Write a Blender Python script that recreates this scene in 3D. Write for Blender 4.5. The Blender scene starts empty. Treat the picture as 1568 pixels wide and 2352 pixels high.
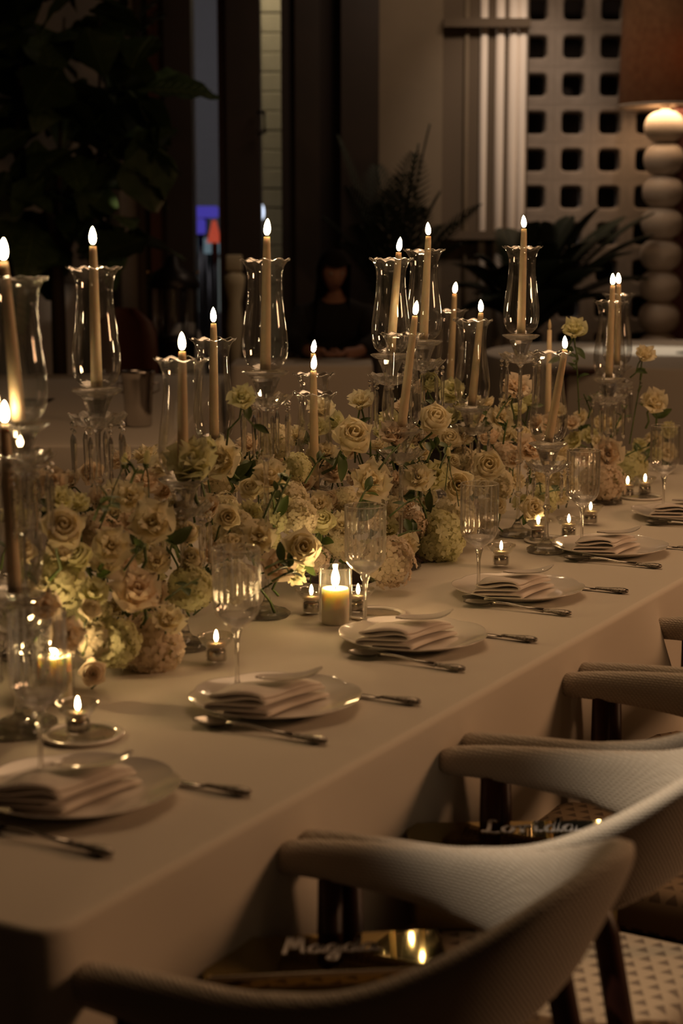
import bpy, math, random
from mathutils import Vector, Matrix, Euler, noise
R = math.radians; PI = math.pi
rnd = random.Random(7)
SC = bpy.context.scene; COL = SC.collection

# ---------------- camera, world, lights, exposure ----------------
# world frame: X points from the table towards the guests' chairs, Y runs along the table, table edge at X=0, near end at Y=0
FPX, HORIZON = 3900.0, 540.0
YAW = math.atan2(.485, .8745); PITCH = math.atan((1176-HORIZON)/FPX)
CAM = Vector((1.209, -1.474, 1.56))
cam = bpy.data.cameras.new('camera'); co = bpy.data.objects.new('camera', cam); COL.objects.link(co)
co.location = CAM; co.rotation_euler = Euler((PI/2-PITCH, 0, YAW), 'XYZ')
cam.sensor_fit = 'VERTICAL'; cam.sensor_height = 36; cam.sensor_width = 24
cam.lens = FPX/2352*36; cam.clip_start = .1; cam.clip_end = 100
cam.dof.use_dof = True; cam.dof.focus_distance = 4.05; cam.dof.aperture_fstop = 3.4
SC.camera = co
VD = Vector((-math.sin(YAW), math.cos(YAW), 0)); VR = Vector((math.cos(YAW), math.sin(YAW), 0))
def ray(x, y):
    u = (x-784)/FPX; v = (1176-y)/FPX; c, s = math.cos(PITCH), math.sin(PITCH)
    return VR*u + VD*(c+v*s) + Vector((0, 0, -s+v*c))
def atz(x, y, z): r = ray(x, y); return CAM + r*((z-CAM.z)/r.z)
def atd(x, y, d): r = ray(x, y); return CAM + r*(d/r.dot(VD))
def atx(x, y, X): r = ray(x, y); return CAM + r*((X-CAM.x)/r.x)
def room(x, d, z=0): return CAM.xy.to_3d() + VR*x + VD*d + Vector((0, 0, z))   # room frame: x to the side, d away

W = bpy.data.worlds.new('world'); SC.world = W; W.use_nodes = True
W.node_tree.nodes['Background'].inputs[0].default_value = (1, .62, .36, 1)
W.node_tree.nodes['Background'].inputs[1].default_value = .012

def area(name, loc, target, size, power, color, sy=None):
    l = bpy.data.lights.new(name, 'AREA'); l.energy = power; l.color = color; l.size = size
    if sy: l.shape = 'RECTANGLE'; l.size_y = sy
    o = bpy.data.objects.new(name, l); COL.objects.link(o); o.location = loc
    o.rotation_euler = (Vector(target)-Vector(loc)).to_track_quat('-Z', 'Y').to_euler(); return o
def spot(name, loc, target, angle, power, color, blend=.25, r=.03):
    l = bpy.data.lights.new(name, 'SPOT'); l.energy = power; l.color = color; l.spot_size = R(angle); l.spot_blend = blend; l.shadow_soft_size = r
    o = bpy.data.objects.new(name, l); COL.objects.link(o); o.location = loc
    o.rotation_euler = (Vector(target)-Vector(loc)).to_track_quat('-Z', 'Y').to_euler(); return o
WARM = (1, .60, .30)
area('ceiling_light', (-.7, 3.1, 3.9), (-.6, 2.8, 0), 1.8, 34, (1, .59, .30), 3)
area('side_light', (3.5, 3.3, 2.25), (0, 1.7, .7), .7, 50, (1, .52, .25), .7)
spot('chair_spot', (-.75, -.35, 3.9), (.50, .78, .72), 13.5, 520, (1, .80, .58), 1)
spot('far_table_spot', room(2.0, 10.5, 4.1), room(1.95, 10.45, .86), 19, 260, (1, .86, .66), .7)
area('wall_wash', room(1.1, 10.9, 4.0), room(1.1, 12.4, 1.9), 1.4, 15, (1, .72, .50), .25)
spot('pilaster_spot', room(1.75, 10.6, 4.0), room(1.22, 12.4, 2.3), 42, 100, (1, .78, .60), .8)
spot('corner_fill', room(-1.2, 10.3, 1.9), room(-1.98, 11.5, 1.0), 24, 14, (1, .76, .54), .5)  # fill added to brighten the pale bench behind the fig, no fixture there
area('street_light', room(-1.0, 14.2, 4.6), room(-1.2, 17.5, 1.0), 1.5, 130, (.95, .95, 1), 1.5)
spot('street_wall_light', room(-.2, 12.95, 4.4), room(-.55, 13.6, 1.8), 70, 150, (1, .84, .56), .6)

vs = SC.view_settings; vs.view_transform = 'Standard'; vs.look = 'None'; vs.exposure = 0; vs.gamma = 1; vs.use_curve_mapping = False
cy = SC.cycles; cy.max_bounces = 10; cy.transparent_max_bounces = 20; cy.transmission_bounces = 8; cy.glossy_bounces = 4; cy.diffuse_bounces = 3
cy.caustics_reflective = False; cy.caustics_refractive = False; cy.sample_clamp_indirect = 3; cy.use_denoising = True

# ---------------- materials ----------------
M = {}
def mat(name, color, rough=.6, metal=0, **kw):
    m = bpy.data.materials.new(name); m.use_nodes = True; nt = m.node_tree; b = nt.nodes['Principled BSDF']
    b.inputs['Base Color'].default_value = (*color, 1); b.inputs['Roughness'].default_value = rough; b.inputs['Metallic'].default_value = metal
    for k, v in (('trans', 'Transmission Weight'), ('ior', 'IOR'), ('sss', 'Subsurface Weight'), ('sheen', 'Sheen Weight'), ('coat', 'Coat Weight'), ('spec', 'Specular IOR Level')):
        if k in kw: b.inputs[v].default_value = kw[k]
    if 'sssr' in kw: b.inputs['Subsurface Radius'].default_value = kw['sssr']; b.inputs['Subsurface Scale'].default_value = kw.get('ssss', .02)
    if 'noise' in kw or 'bump' in kw:
        tc = nt.nodes.new('ShaderNodeTexCoord')
    if 'noise' in kw:     # (scale, second colour)
        sc_, c2 = kw['noise']; n = nt.nodes.new('ShaderNodeTexNoise'); n.inputs['Scale'].default_value = sc_; n.inputs['Detail'].default_value = 5
        r = nt.nodes.new('ShaderNodeValToRGB'); r.color_ramp.elements[0].color = (*color, 1); r.color_ramp.elements[1].color = (*c2, 1)
        r.color_ramp.elements[0].position = .35; r.color_ramp.elements[1].position = .65
        nt.links.new(tc.outputs['Object'], n.inputs['Vector']); nt.links.new(n.outputs['Fac'], r.inputs[0]); nt.links.new(r.outputs[0], b.inputs['Base Color'])
    if 'bump' in kw:      # (scale, strength, distance)
        s1, st, di = kw['bump']; n = nt.nodes.new('ShaderNodeTexNoise'); n.inputs['Scale'].default_value = s1; n.inputs['Detail'].default_value = 3
        bp = nt.nodes.new('ShaderNodeBump'); bp.inputs['Strength'].default_value = st; bp.inputs['Distance'].default_value = di
        nt.links.new(tc.outputs['Object'], n.inputs['Vector']); nt.links.new(n.outputs['Fac'], bp.inputs['Height']); nt.links.new(bp.outputs[0], b.inputs['Normal'])
    M[name] = m; return m
def weave(m, scale, depth, c2=None):
    """woven threads: two crossed wave textures as relief, a little darker in the grooves"""
    nt = m.node_tree; b = nt.nodes['Principled BSDF']; tc = nt.nodes.new('ShaderNodeTexCoord'); hs = []
    for d in 'XZ':
        w = nt.nodes.new('ShaderNodeTexWave'); w.bands_direction = d if d == 'Z' else 'DIAGONAL'; w.inputs['Scale'].default_value = scale; w.inputs['Distortion'].default_value = 1.5
        w.inputs['Detail'].default_value = 1
        nt.links.new(tc.outputs['Object'], w.inputs['Vector']); hs.append(w)
    mx = nt.nodes.new('ShaderNodeMath'); mx.operation = 'MULTIPLY'
    nt.links.new(hs[0].outputs['Fac'], mx.inputs[0]); nt.links.new(hs[1].outputs['Fac'], mx.inputs[1])
    bp = nt.nodes.new('ShaderNodeBump'); bp.inputs['Strength'].default_value = .7; bp.inputs['Distance'].default_value = depth
    nt.links.new(mx.outputs[0], bp.inputs['Height']); nt.links.new(bp.outputs[0], b.inputs['Normal'])
    if c2:
        r = nt.nodes.new('ShaderNodeValToRGB'); r.color_ramp.elements[0].color = (*c2, 1); r.color_ramp.elements[1].color = b.inputs['Base Color'].default_value
        nt.links.new(mx.outputs[0], r.inputs[0]); nt.links.new(r.outputs[0], b.inputs['Base Color'])
def emis(name, color, st):
    m = bpy.data.materials.new(name); m.use_nodes = True; nt = m.node_tree; nt.nodes.clear()
    e = nt.nodes.new('ShaderNodeEmission'); e.inputs[0].default_value = (*color, 1); e.inputs[1].default_value = st
    o = nt.nodes.new('ShaderNodeOutputMaterial'); nt.links.new(e.outputs[0], o.inputs[0]); M[name] = m; return m
def thin(name, tint, ior=1.5, boost=1.0, rough=.015, film=0):
    """thin-walled clear glass: light passes straight on, the surface reflects by Fresnel"""
    m = bpy.data.materials.new(name); m.use_nodes = True; nt = m.node_tree; nt.nodes.clear()
    t = nt.nodes.new('ShaderNodeBsdfTransparent'); t.inputs[0].default_value = (*tint, 1)
    g = nt.nodes.new('ShaderNodeBsdfGlossy'); g.inputs['Roughness'].default_value = rough; g.inputs[0].default_value = (1, 1, 1, 1)
    f = nt.nodes.new('ShaderNodeFresnel'); f.inputs[0].default_value = ior
    mu = nt.nodes.new('ShaderNodeMath'); mu.operation = 'MULTIPLY'; mu.inputs[1].default_value = boost; mu.use_clamp = True; mi = nt.nodes.new('ShaderNodeMath'); mi.operation = 'MINIMUM'; mi.inputs[1].default_value = .55
    mx = nt.nodes.new('ShaderNodeMixShader'); o = nt.nodes.new('ShaderNodeOutputMaterial')
    nt.links.new(f.outputs[0], mu.inputs[0]); nt.links.new(mu.outputs[0], mi.inputs[0]); nt.links.new(mi.outputs[0], mx.inputs[0]); nt.links.new(t.outputs[0], mx.inputs[1]); nt.links.new(g.outputs[0], mx.inputs[2])
    if film:      # a faint pale film that catches the light
        d = nt.nodes.new('ShaderNodeBsdfTranslucent'); d.inputs[0].default_value = (.9, .88, .84, 1); m2 = nt.nodes.new('ShaderNodeMixShader'); m2.inputs[0].default_value = film
        nt.links.new(mx.outputs[0], m2.inputs[1]); nt.links.new(d.outputs[0], m2.inputs[2]); nt.links.new(m2.outputs[0], o.inputs[0])
    else: nt.links.new(mx.outputs[0], o.inputs[0])
    M[name] = m; return m
def milky(name, w):
    m = M[name]; nt = m.node_tree; d = nt.nodes.new('ShaderNodeBsdfTranslucent'); e = nt.nodes.new('ShaderNodeBsdfDiffuse'); a = nt.nodes.new('ShaderNodeMixShader'); b = nt.nodes.new('ShaderNodeMixShader'); b.inputs[0].default_value = w
    tt = nt.nodes.new('ShaderNodeBsdfTransparent'); c = nt.nodes.new('ShaderNodeMixShader'); c.inputs[0].default_value = .28
    for q in (d, e): q.inputs[0].default_value = (.9, .86, .78, 1)
    nt.links.new(d.outputs[0], a.inputs[1]); nt.links.new(e.outputs[0], a.inputs[2]); nt.links.new(nt.nodes['Principled BSDF'].outputs[0], c.inputs[1]); nt.links.new(tt.outputs[0], c.inputs[2])
    nt.links.new(c.outputs[0], b.inputs[1]); nt.links.new(a.outputs[0], b.inputs[2]); nt.links.new(b.outputs[0], nt.nodes['Material Output'].inputs[0])
weave(mat('tablecloth', (.78, .72, .62), .85, sheen=.2), 700, .0004)
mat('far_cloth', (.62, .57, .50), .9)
mat('napkin', (.72, .65, .58), .9, bump=(900, .3, .0004), sheen=.2)
weave(mat('chair_fabric', (.70, .63, .53), .9, sheen=.3), 72, .0035, (.42, .36, .29))
mat('dark_wood', (.060, .017, .008), .42, noise=(14, (.032, .009, .005)))
mat('porcelain', (.85, .80, .74), .12, coat=.6)
mat('card', (.82, .76, .70), .16, coat=.5)
mat('silver', (.50, .47, .43), .22, 1, bump=(160, .25, .0006))
mat('silver_chased', (.40, .36, .31), .3, 1, noise=(260, (.10, .085, .07)), bump=(330, .9, .0014))
mat('wax', (.74, .60, .38), .45, sss=.35, sssr=(1, .55, .25), ssss=.012, noise=(60, (.68, .54, .34)))
mat('pillar_wax', (.95, .86, .66), .5, sss=.5, sssr=(1, .82, .55), ssss=.02)
mat('hy_core', (.42, .42, .22), .8)
emis('flame', (1, .66, .30), 55); emis('pillar_flame', (1, .64, .27), 170); emis('led_flame', (1, .70, .36), 62)
mat('wick', (.05, .03, .02), .9)
thin('clear_glass', (.985, .985, .98), 1.5, 1.3, .03, .018); thin('fluted_glass', (.975, .975, .97), 1.6, 2.6, .06, .03); thin('holder_glass', (.94, .93, .90), 1.5, 1.8, .03, .006); thin('pane', (.80, .80, .82), 1.5, .8)
mat('crystal', (.97, .96, .93), .02, trans=1, ior=1.5)
mat('crystal_base', (.62, .58, .48), .04, trans=1, ior=1.5)
milky('crystal', .09); milky('crystal_base', .06)
mat('petal', (.92, .85, .64), .6)
mat('petal_blush', (.92, .80, .64), .6)
mat('petal_green', (.84, .82, .52), .6)
mat('stem_green', (.07, .11, .025), .5); mat('leaf_green', (.05, .085, .02), .42, noise=(30, (.08, .12, .03)))
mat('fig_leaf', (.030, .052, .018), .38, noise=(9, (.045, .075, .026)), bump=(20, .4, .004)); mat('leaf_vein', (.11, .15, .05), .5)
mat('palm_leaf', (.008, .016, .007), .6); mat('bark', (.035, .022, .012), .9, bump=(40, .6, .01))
mat('gold_mirror', (.50, .40, .16), .035, 1); mat('box_side', (.20, .15, .06), .3, .6); mat('white_ink', (.85, .80, .78), .5); mat('box_trim', (.75, .70, .60), .25, .8)
mat('dark_frame', (.018, .011, .008), .5, noise=(4, (.024, .014, .010))); mat('red_frame', (.13, .045, .022), .5)
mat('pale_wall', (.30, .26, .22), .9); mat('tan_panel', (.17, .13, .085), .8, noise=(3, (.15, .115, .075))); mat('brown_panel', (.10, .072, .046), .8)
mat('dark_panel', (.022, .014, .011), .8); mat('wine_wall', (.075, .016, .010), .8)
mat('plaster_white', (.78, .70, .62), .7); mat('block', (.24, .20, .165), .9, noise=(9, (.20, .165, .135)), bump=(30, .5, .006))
mat('ceiling_paint', (.10, .075, .05), .9); mat('ceramic', (.50, .42, .34), .5); mat('night_brick', (.12, .11, .105), .9); mat('stone', (.55, .48, .33), .9, noise=(5, (.46, .40, .27)))
mat('steel', (.62, .58, .55), .22, 1); mat('black_metal', (.014, .011, .010), .38, .6); mat('brass', (.45, .26, .10), .35, 1)
mat('black_fabric', (.006, .005, .005), .95); mat('skin', (.26, .13, .085), .6); mat('hair', (.008, .005, .003), .95, spec=.1); mat('leather', (.075, .022, .012), .5); mat('eye', (.25, .22, .2), .2)
mat('terracotta', (.07, .05, .04), .8); mat('grout', (.06, .045, .03), .9)
emis('lamp_bulb', (1, .56, .24), 8)
emis('violet_light', (.16, .12, .9), .5); emis('red_light', (1, .14, .07), .6); emis('white_light', (.75, .85, 1), 3.0); emis('cyan_light', (.30, .42, .46), .5); emis('shop_light', (.55, .62, .55), .28)
m = mat('lampshade', (.17, .090, .040), .95, noise=(26, (.12, .06, .026)))
nt = m.node_tree; tl = nt.nodes.new('ShaderNodeBsdfTranslucent'); tl.inputs[0].default_value = (.30, .13, .04, 1); mx = nt.nodes.new('ShaderNodeMixShader'); mx.inputs[0].default_value = .35
nt.links.new(nt.nodes['Principled BSDF'].outputs[0], mx.inputs[1]); nt.links.new(tl.outputs[0], mx.inputs[2]); nt.links.new(mx.outputs[0], nt.nodes['Material Output'].inputs[0])
def tri_pattern(name, scale, c1, c2, rough):
    """printed / inlaid rows of small triangles"""
    m = mat(name, c1, rough); nt = m.node_tree; b = nt.nodes['Principled BSDF']
    g = nt.nodes.new('ShaderNodeNewGeometry'); sp = nt.nodes.new('ShaderNodeSeparateXYZ'); nt.links.new(g.outputs['Position'], sp.inputs[0])
    def ma(op, a, c=None, d=None):
        n = nt.nodes.new('ShaderNodeMath'); n.operation = op
        for i, q in enumerate((a, c, d)):
            if q is None: continue
            if isinstance(q, (int, float)): n.inputs[i].default_value = q
            else: nt.links.new(q, n.inputs[i])
        return n.outputs[0]
    x = ma('MULTIPLY', sp.outputs[0], scale); y = ma('MULTIPLY', sp.outputs[1], scale)
    row = ma('FLOOR', y); fx = ma('FRACT', ma('ADD', x, ma('MULTIPLY', row, .5))); fy = ma('FRACT', y)
    w = ma('MULTIPLY', ma('SUBTRACT', .95, fy), .52)
    ins = ma('LESS_THAN', ma('ABSOLUTE', ma('SUBTRACT', fx, .5)), w); ok = ma('MULTIPLY', ins, ma('GREATER_THAN', fy, .25))
    mx = nt.nodes.new('ShaderNodeMix'); mx.data_type = 'RGBA'; mx.inputs[6].default_value = (*c1, 1); mx.inputs[7].default_value = (*c2, 1)
    nt.links.new(ok, mx.inputs[0]); nt.links.new(mx.outputs[2], b.inputs['Base Color'])
tri_pattern('seat_fabric', 34, (.26, .19, .12), (.10, .066, .04), .85)
tri_pattern('tile', 12, (.17, .125, .08), (.04, .028, .02), .5)

# ---------------- mesh helpers ----------------
class MB:
    def __init__(s): s.v = []; s.f = []
    def grid(s, rows, closed=False, cap=False):
        o = len(s.v); n = len(rows[0])
        for r in rows: s.v += [tuple(p) for p in r]
        for i in range(len(rows)-1):
            for j in range(n if closed else n-1):
                k = (j+1) % n; s.f.append((o+i*n+j, o+i*n+k, o+(i+1)*n+k, o+(i+1)*n+j))
        if cap: s.f.append(tuple(o+j for j in range(n))[::-1]); s.f.append(tuple(o+(len(rows)-1)*n+j for j in range(n)))
        return s
    def lathe(s, prof, n=24, c=(0, 0, 0), mod=None, cap=False):
        rows = []
        for k, (r, z) in enumerate(prof):
            row = []
            for j in range(n):
                a = 2*PI*j/n; dr, dz = mod(a, r, z, k) if mod else (0, 0)
                row.append((c[0]+(r+dr)*math.cos(a), c[1]+(r+dr)*math.sin(a), c[2]+z+dz))
            rows.append(row)
        return s.grid(rows, True, cap)
    def box(s, c, d, rot=0, bev=0):
        x, y, z = d[0]/2, d[1]/2, d[2]/2; cr, sr = math.cos(rot), math.sin(rot)
        def T(p): return (c[0]+p[0]*cr-p[1]*sr, c[1]+p[0]*sr+p[1]*cr, c[2]+p[2])
        if not bev:
            o = len(s.v); s.v += [T(p) for p in [(-x,-y,-z),(x,-y,-z),(x,y,-z),(-x,y,-z),(-x,-y,z),(x,-y,z),(x,y,z),(-x,y,z)]]
            s.f += [tuple(o+i for i in q) for q in [(3,2,1,0),(4,5,6,7),(0,1,5,4),(1,2,6,5),(2,3,7,6),(3,0,4,7)]]
            return s
        rows = []; b = bev; nn = 4
        for (zz, k) in ((-z, b), (-z+b*.3, b*.3), (-z+b, 0), (z-b, 0), (z-b*.3, b*.3), (z, b)):
            row = []
            for (sx, sy, a0) in ((1, 1, 0), (-1, 1, PI/2), (-1, -1, PI), (1, -1, 1.5*PI)):
                for i in range(nn):
                    a = a0+i*PI/2/(nn-1); rr = b*1.0
                    row.append(T((sx*(x-k-rr)+rr*math.cos(a), sy*(y-k-rr)+rr*math.sin(a), zz)))
            rows.append(row)
        return s.grid(rows, True, True)
    def tube(s, pts, rad, n=8, cap=True):
        pts = [Vector(p) for p in pts]; rows = []; up = Vector((.3, .2, 1)).normalized()
        for i, p in enumerate(pts):
            t = (pts[min(i+1, len(pts)-1)]-pts[max(i-1, 0)]).normalized(); a = t.cross(up)
            if a.length < .05: a = t.cross(Vector((1, 0, 0)))
            a.normalize(); b = t.cross(a); r = rad[i] if isinstance(rad, (list, tuple)) else rad
            rows.append([p+a*r*math.cos(2*PI*j/n)+b*r*math.sin(2*PI*j/n) for j in range(n)])
        return s.grid(rows, True, cap)
    def mesh(s, name, m, smooth=True):
        me = bpy.data.meshes.new(name); me.from_pydata(s.v, [], s.f); me.validate(); me.update()
        if m: me.materials.append(M[m])
        if smooth: me.polygons.foreach_set('use_smooth', [True]*len(me.polygons))
        return me
    def obj(s, name, m, parent=None, smooth=True, loc=None, rot=None):
        return link(name, s.mesh(name, m, smooth), parent, loc, rot)
def link(name, data, parent=None, loc=None, rot=None):
    o = bpy.data.objects.new(name, data); COL.objects.link(o); o.parent = parent
    if loc is not None: o.location = loc
    if rot is not None: o.rotation_euler = rot
    return o
def tag(o, label=None, cat=None, group=None, kind=None):
    for k, v in (('label', label), ('category', cat), ('group', group), ('kind', kind)):
        if v: o[k] = v
    return o
def thing(name, label, cat, loc=(0, 0, 0), rotz=0, group=None):
    o = link(name, None, None, loc, (0, 0, rotz)); o.empty_display_size = .02; return tag(o, label, cat, group)
def copy_tree(o, parent=None):
    c = o.copy(); COL.objects.link(c); c.parent = parent
    for ch in o.children: copy_tree(ch, c)
    return c
def copy_thing(o, label, loc, rotz=0, group=None):
    c = copy_tree(o); c.location = loc; c.rotation_euler = (0, 0, rotz); c['label'] = label
    if group: c['group'] = group
    return c
def struct(mb, name, m, parent=None, smooth=False):
    o = mb.obj(name, m, parent, smooth)
    if parent is None: o['kind'] = 'structure'
    return o
def catmull(ctrl, n):
    out = []; L = len(ctrl)
    for i in range(L-1):
        p = [ctrl[max(i-1, 0)], ctrl[i], ctrl[i+1], ctrl[min(i+2, L-1)]]
        for k in range(n):
            t = k/n
            out.append([.5*((2*p[1][d])+(-p[0][d]+p[2][d])*t+(2*p[0][d]-5*p[1][d]+4*p[2][d]-p[3][d])*t*t+(-p[0][d]+3*p[1][d]-3*p[2][d]+p[3][d])*t**3) for d in range(len(p[1]))])
    out.append(list(ctrl[-1])); return out
def rbox(x0, x1, d0, d1, z0, z1, mb=None):
    """box in the room frame"""
    mb = mb or MB(); c = room((x0+x1)/2, (d0+d1)/2, (z0+z1)/2); return mb.box(c, (x1-x0, d1-d0, z1-z0), YAW)
def px2x(px, d): return (px-784)/FPX*d*1.0      # side offset in the room frame at the eye's height
def py2z(py, d): return atd(784, py, d).z

# ---------------- room shell ----------------
D = 12.4
def X(px, d=D):
    r = ray(px, 540); return d/r.dot(VD)*r.dot(VR)
fl = struct(MB().box(room(0, 4.85, -.06), (14, 15.6, .1), YAW), 'floor', 'grout')
# nearest floor tiles, each its own piece of the floor
tm = MB().box((0, 0, 0), (.196, .196, .012), 0, .004).mesh('tile', 'tile', False)
for i in range(11):
    for j in range(22):
        link('tile', tm, fl, (-.06+i*.2, -.9+j*.2, -.006+rnd.uniform(0, .0015)))
struct(MB().box(room(0, 4.85, 4.25), (14, 15.6, .1), YAW), 'ceiling', 'ceiling_paint')
struct(rbox(-7, -6.8, -3, 12.65, 0, 4.2), 'wall_left', 'dark_panel'); struct(rbox(6.8, 7, -3, 12.65, 0, 4.2), 'wall_right', 'dark_panel')
wb = struct(rbox(-6.8, X(318), D, D+.25, 0, 4.2), 'wall_back', 'pale_wall')
# glazed front: frames and panes
def frame(n, px0, px1, m, d0=D-.06, d1=D+.12, parent=None):
    return rbox(X(px0), X(px1), d0, d1, 0, 4.2).obj(n, m, parent, False)
w1 = struct(rbox(X(318), X(350), D-.02, D+.12, 0, 4.2), 'window_1', 'brown_panel')
frame('window_frame', 350, 392, 'red_frame', D-.1, D+.1, w1); frame('window_frame', 388, 449, 'dark_frame', D-.18, D+.12, w1)
rbox(X(449), X(508), D+.02, D+.03, 0, 4.2).obj('pane', 'pane', w1, False)
frame('window_frame', 505, 528, 'red_frame', D-.05, D+.1, w1); frame('window_frame', 526, 601, 'dark_frame', D-.16, D+.12, w1)
w2 = struct(rbox(X(648), X(668), D-.1, D+.12, 0, 4.2), 'window_2', 'dark_panel')
rbox(X(600), X(650), D+.02, D+.03, 0, 4.2).obj('pane', 'pane', w2, False)
frame('window_frame', 666, 682, 'brown_panel', D-.02, D+.1, w2); frame('window_frame', 680, 735, 'dark_frame', D-.14, D+.12, w2); frame('window_frame', 733, 785, 'dark_panel', D-.05, D+.1, w2)
frame('window_frame', 783, 868, 'dark_frame', D-.2, D+.12, w2)
MB().tube([room(X(598), D-.2, py2z(262, D)), room(X(612), D-.26, py2z(265, D)), room(X(613), D-.26, py2z(310, D)), room(X(600), D-.2, py2z(312, D))], .011).obj('door_handle', 'black_metal', w2)
# wall panels and pilaster
struct(rbox(X(864), X(1012), D-.05, D+.25, 0, 4.2), 'wall_panel', 'tan_panel')
t_ = struct(rbox(X(1008), X(1098), D-.02, D+.25, 0, 4.2), 'wall_pier', 'brown_panel')
MB().tube([room(X(1066), D-.03, 0), room(X(1066), D-.03, 4.2)], .018, 10).obj('moulding', 'tan_panel', t_)
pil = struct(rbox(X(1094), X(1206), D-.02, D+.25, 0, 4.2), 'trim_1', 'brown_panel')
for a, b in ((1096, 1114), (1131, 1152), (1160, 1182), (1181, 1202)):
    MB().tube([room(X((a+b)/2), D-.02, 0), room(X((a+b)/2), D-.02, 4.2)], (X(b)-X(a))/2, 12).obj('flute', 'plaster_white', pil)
for k, y in enumerate((52, 540)):
    z = py2z(y, D-.1); struct(rbox(X(1012), X(1206), D-.12, D-.02, z-.03, z+.03), f'trim_{k+2}', 'brown_panel')
# pierced block screen: one piece per block
scr = struct(rbox(X(1200), 5.6, D+.55, D+.6, 0, 4.2), 'wall_screen', 'dark_panel')
pit = X(1309)-X(1224); ph = py2z(20, D)-py2z(108, D)
def block_mesh():
    mb = MB(); o = pit/2-.0008; oz = ph/2-.0008; h = pit*.275; hz = h*1.02; rows = []; dep = .16
    def ring(w, wz, rr, y, n=3):
        r = []
        for (sx, sz, a0) in ((1, 1, 0), (-1, 1, PI/2), (-1, -1, PI), (1, -1, 1.5*PI)):
            for i in range(n):
                a = a0+i*PI/2/(n-1); r.append((sx*(w-rr)+rr*math.cos(a), y, sz*(wz-rr)+rr*math.sin(a)))
        return r
    rows = [ring(h, hz, .03, dep), ring(h, hz, .03, .03), ring(h+.006, hz+.006, .033, .008), ring(h+.016, hz+.016, .038, 0), ring(o, oz, .002, 0), ring(o, oz, .002, dep), ring(h, hz, .03, dep)]
    return mb.grid(rows, True).mesh('breeze_block', 'block', False)
bm_ = block_mesh(); x0 = X(1224)
for i in range(-0, 7):
    for j in range(15):
        z = py2z(20, D)+ph*(2.0-j)
        if z < .1 or z > 4.15: continue
        p = room(x0+i*pit, D+.0, z); link('breeze_block', bm_, scr, p, (0, 0, YAW))
struct(rbox(X(1546, 11.9), X(1700, 11.9), 11.9, 12.0, 0, 2.75), 'door_1', 'wine_wall')

# ---------------- street beyond the glass ----------------
struct(rbox(-9, 3.5, 19, 19.2, -.2, 7), 'wall_street', 'night_brick'); struct(rbox(-9, 3.5, 12.7, 19, -.12, -.02), 'floor_street', 'night_brick')
pillar = thing('stone_pillar', 'pale coursed stone pillar outside the narrow window', 'pillar', room(X(628, 13.6), 13.6, 0), YAW)
pw = X(662, 13.6)-X(592, 13.6); sb = MB().box((0, 0, 0), (pw, .3, .140), 0, .006).mesh('stone_block', 'stone', False)
MB().box((0, 0, 2), (pw-.03, .26, 4)).obj('mortar_core', 'grout', pillar, False)
for k in range(26): link('stone_block', sb, pillar, (rnd.uniform(-.003, .003), rnd.uniform(-.004, .004), .08+k*.147))
def street(name, label, cat, px, py, w, h, d, m, shape='box'):
    c = room(X(px, d), d, py2z(py, d)); mb = MB(); k = d/FPX
    t = thing(name, label, cat, (c.x, c.y, 0), YAW); zc = c.z
    if shape == 'box': mb.box((0, 0, zc), (w*k, .12, h*k), 0, .02); mb.obj('lamp_body', m, t)
    if shape == 'ball': mb.lathe([(.001, -h*k/2)]+[(w*k/2*math.sin(PI*i/8), -h*k/2*math.cos(PI*i/8)) for i in range(1, 8)]+[(.001, h*k/2)], 16, (0, 0, zc)); mb.obj('lamp_body', m, t)
    if shape == 'cone': mb.lathe([(w*k/2, -h*k/2), (w*k/2.4, -h*k/2.4), (w*k/9, h*k/2), (.001, h*k/2)], 14, (0, 0, zc)); mb.obj('lamp_body', m, t)
    MB().tube([(0, .05, 0), (0, .05, zc-h*k/2)], .03).obj('post', 'black_metal', t)
    return t
street('illuminated_sign', 'round violet lit sign across the street behind the fig leaves', 'sign', 322, 482, 40, 42, 16, 'violet_light', 'ball')
street('illuminated_sign', 'small low violet lit sign below the round violet one', 'sign', 326, 512, 30, 18, 15.2, 'violet_light', 'ball')
street('illuminated_sign', 'flat violet lit sign seen through the middle window', 'sign', 470, 487, 62, 26, 16.5, 'violet_light')
street('illuminated_sign', 'violet sign low in the middle window beside the red light', 'sign', 459, 520, 26, 34, 15.6, 'violet_light')
street('street_lantern', 'glowing red cone light low in the middle window', 'light', 492, 532, 38, 50, 15, 'red_light', 'cone')
street('kiosk_front', 'pale blue lit kiosk counter under the red cone light', 'kiosk', 478, 565, 60, 34, 16.2, 'cyan_light')
street('street_lamp', 'small bright white street lamp beside the stone pillar', 'lamp', 601, 487, 13, 36, 12.9, 'white_light', 'ball')
street('lit_shop_window', 'tall pale lit shop window strip beside the stone pillar', 'window', 598, 560, 10, 120, 17.5, 'cyan_light')
street('lit_notice_board', 'pale lit notice board outside below the fig leaves', 'board', 315, 625, 62, 90, 14.5, 'shop_light')
street('lit_shop_window', 'pale lit low shop front beyond the middle window', 'window', 480, 655, 60, 120, 18, 'shop_light')

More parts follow.
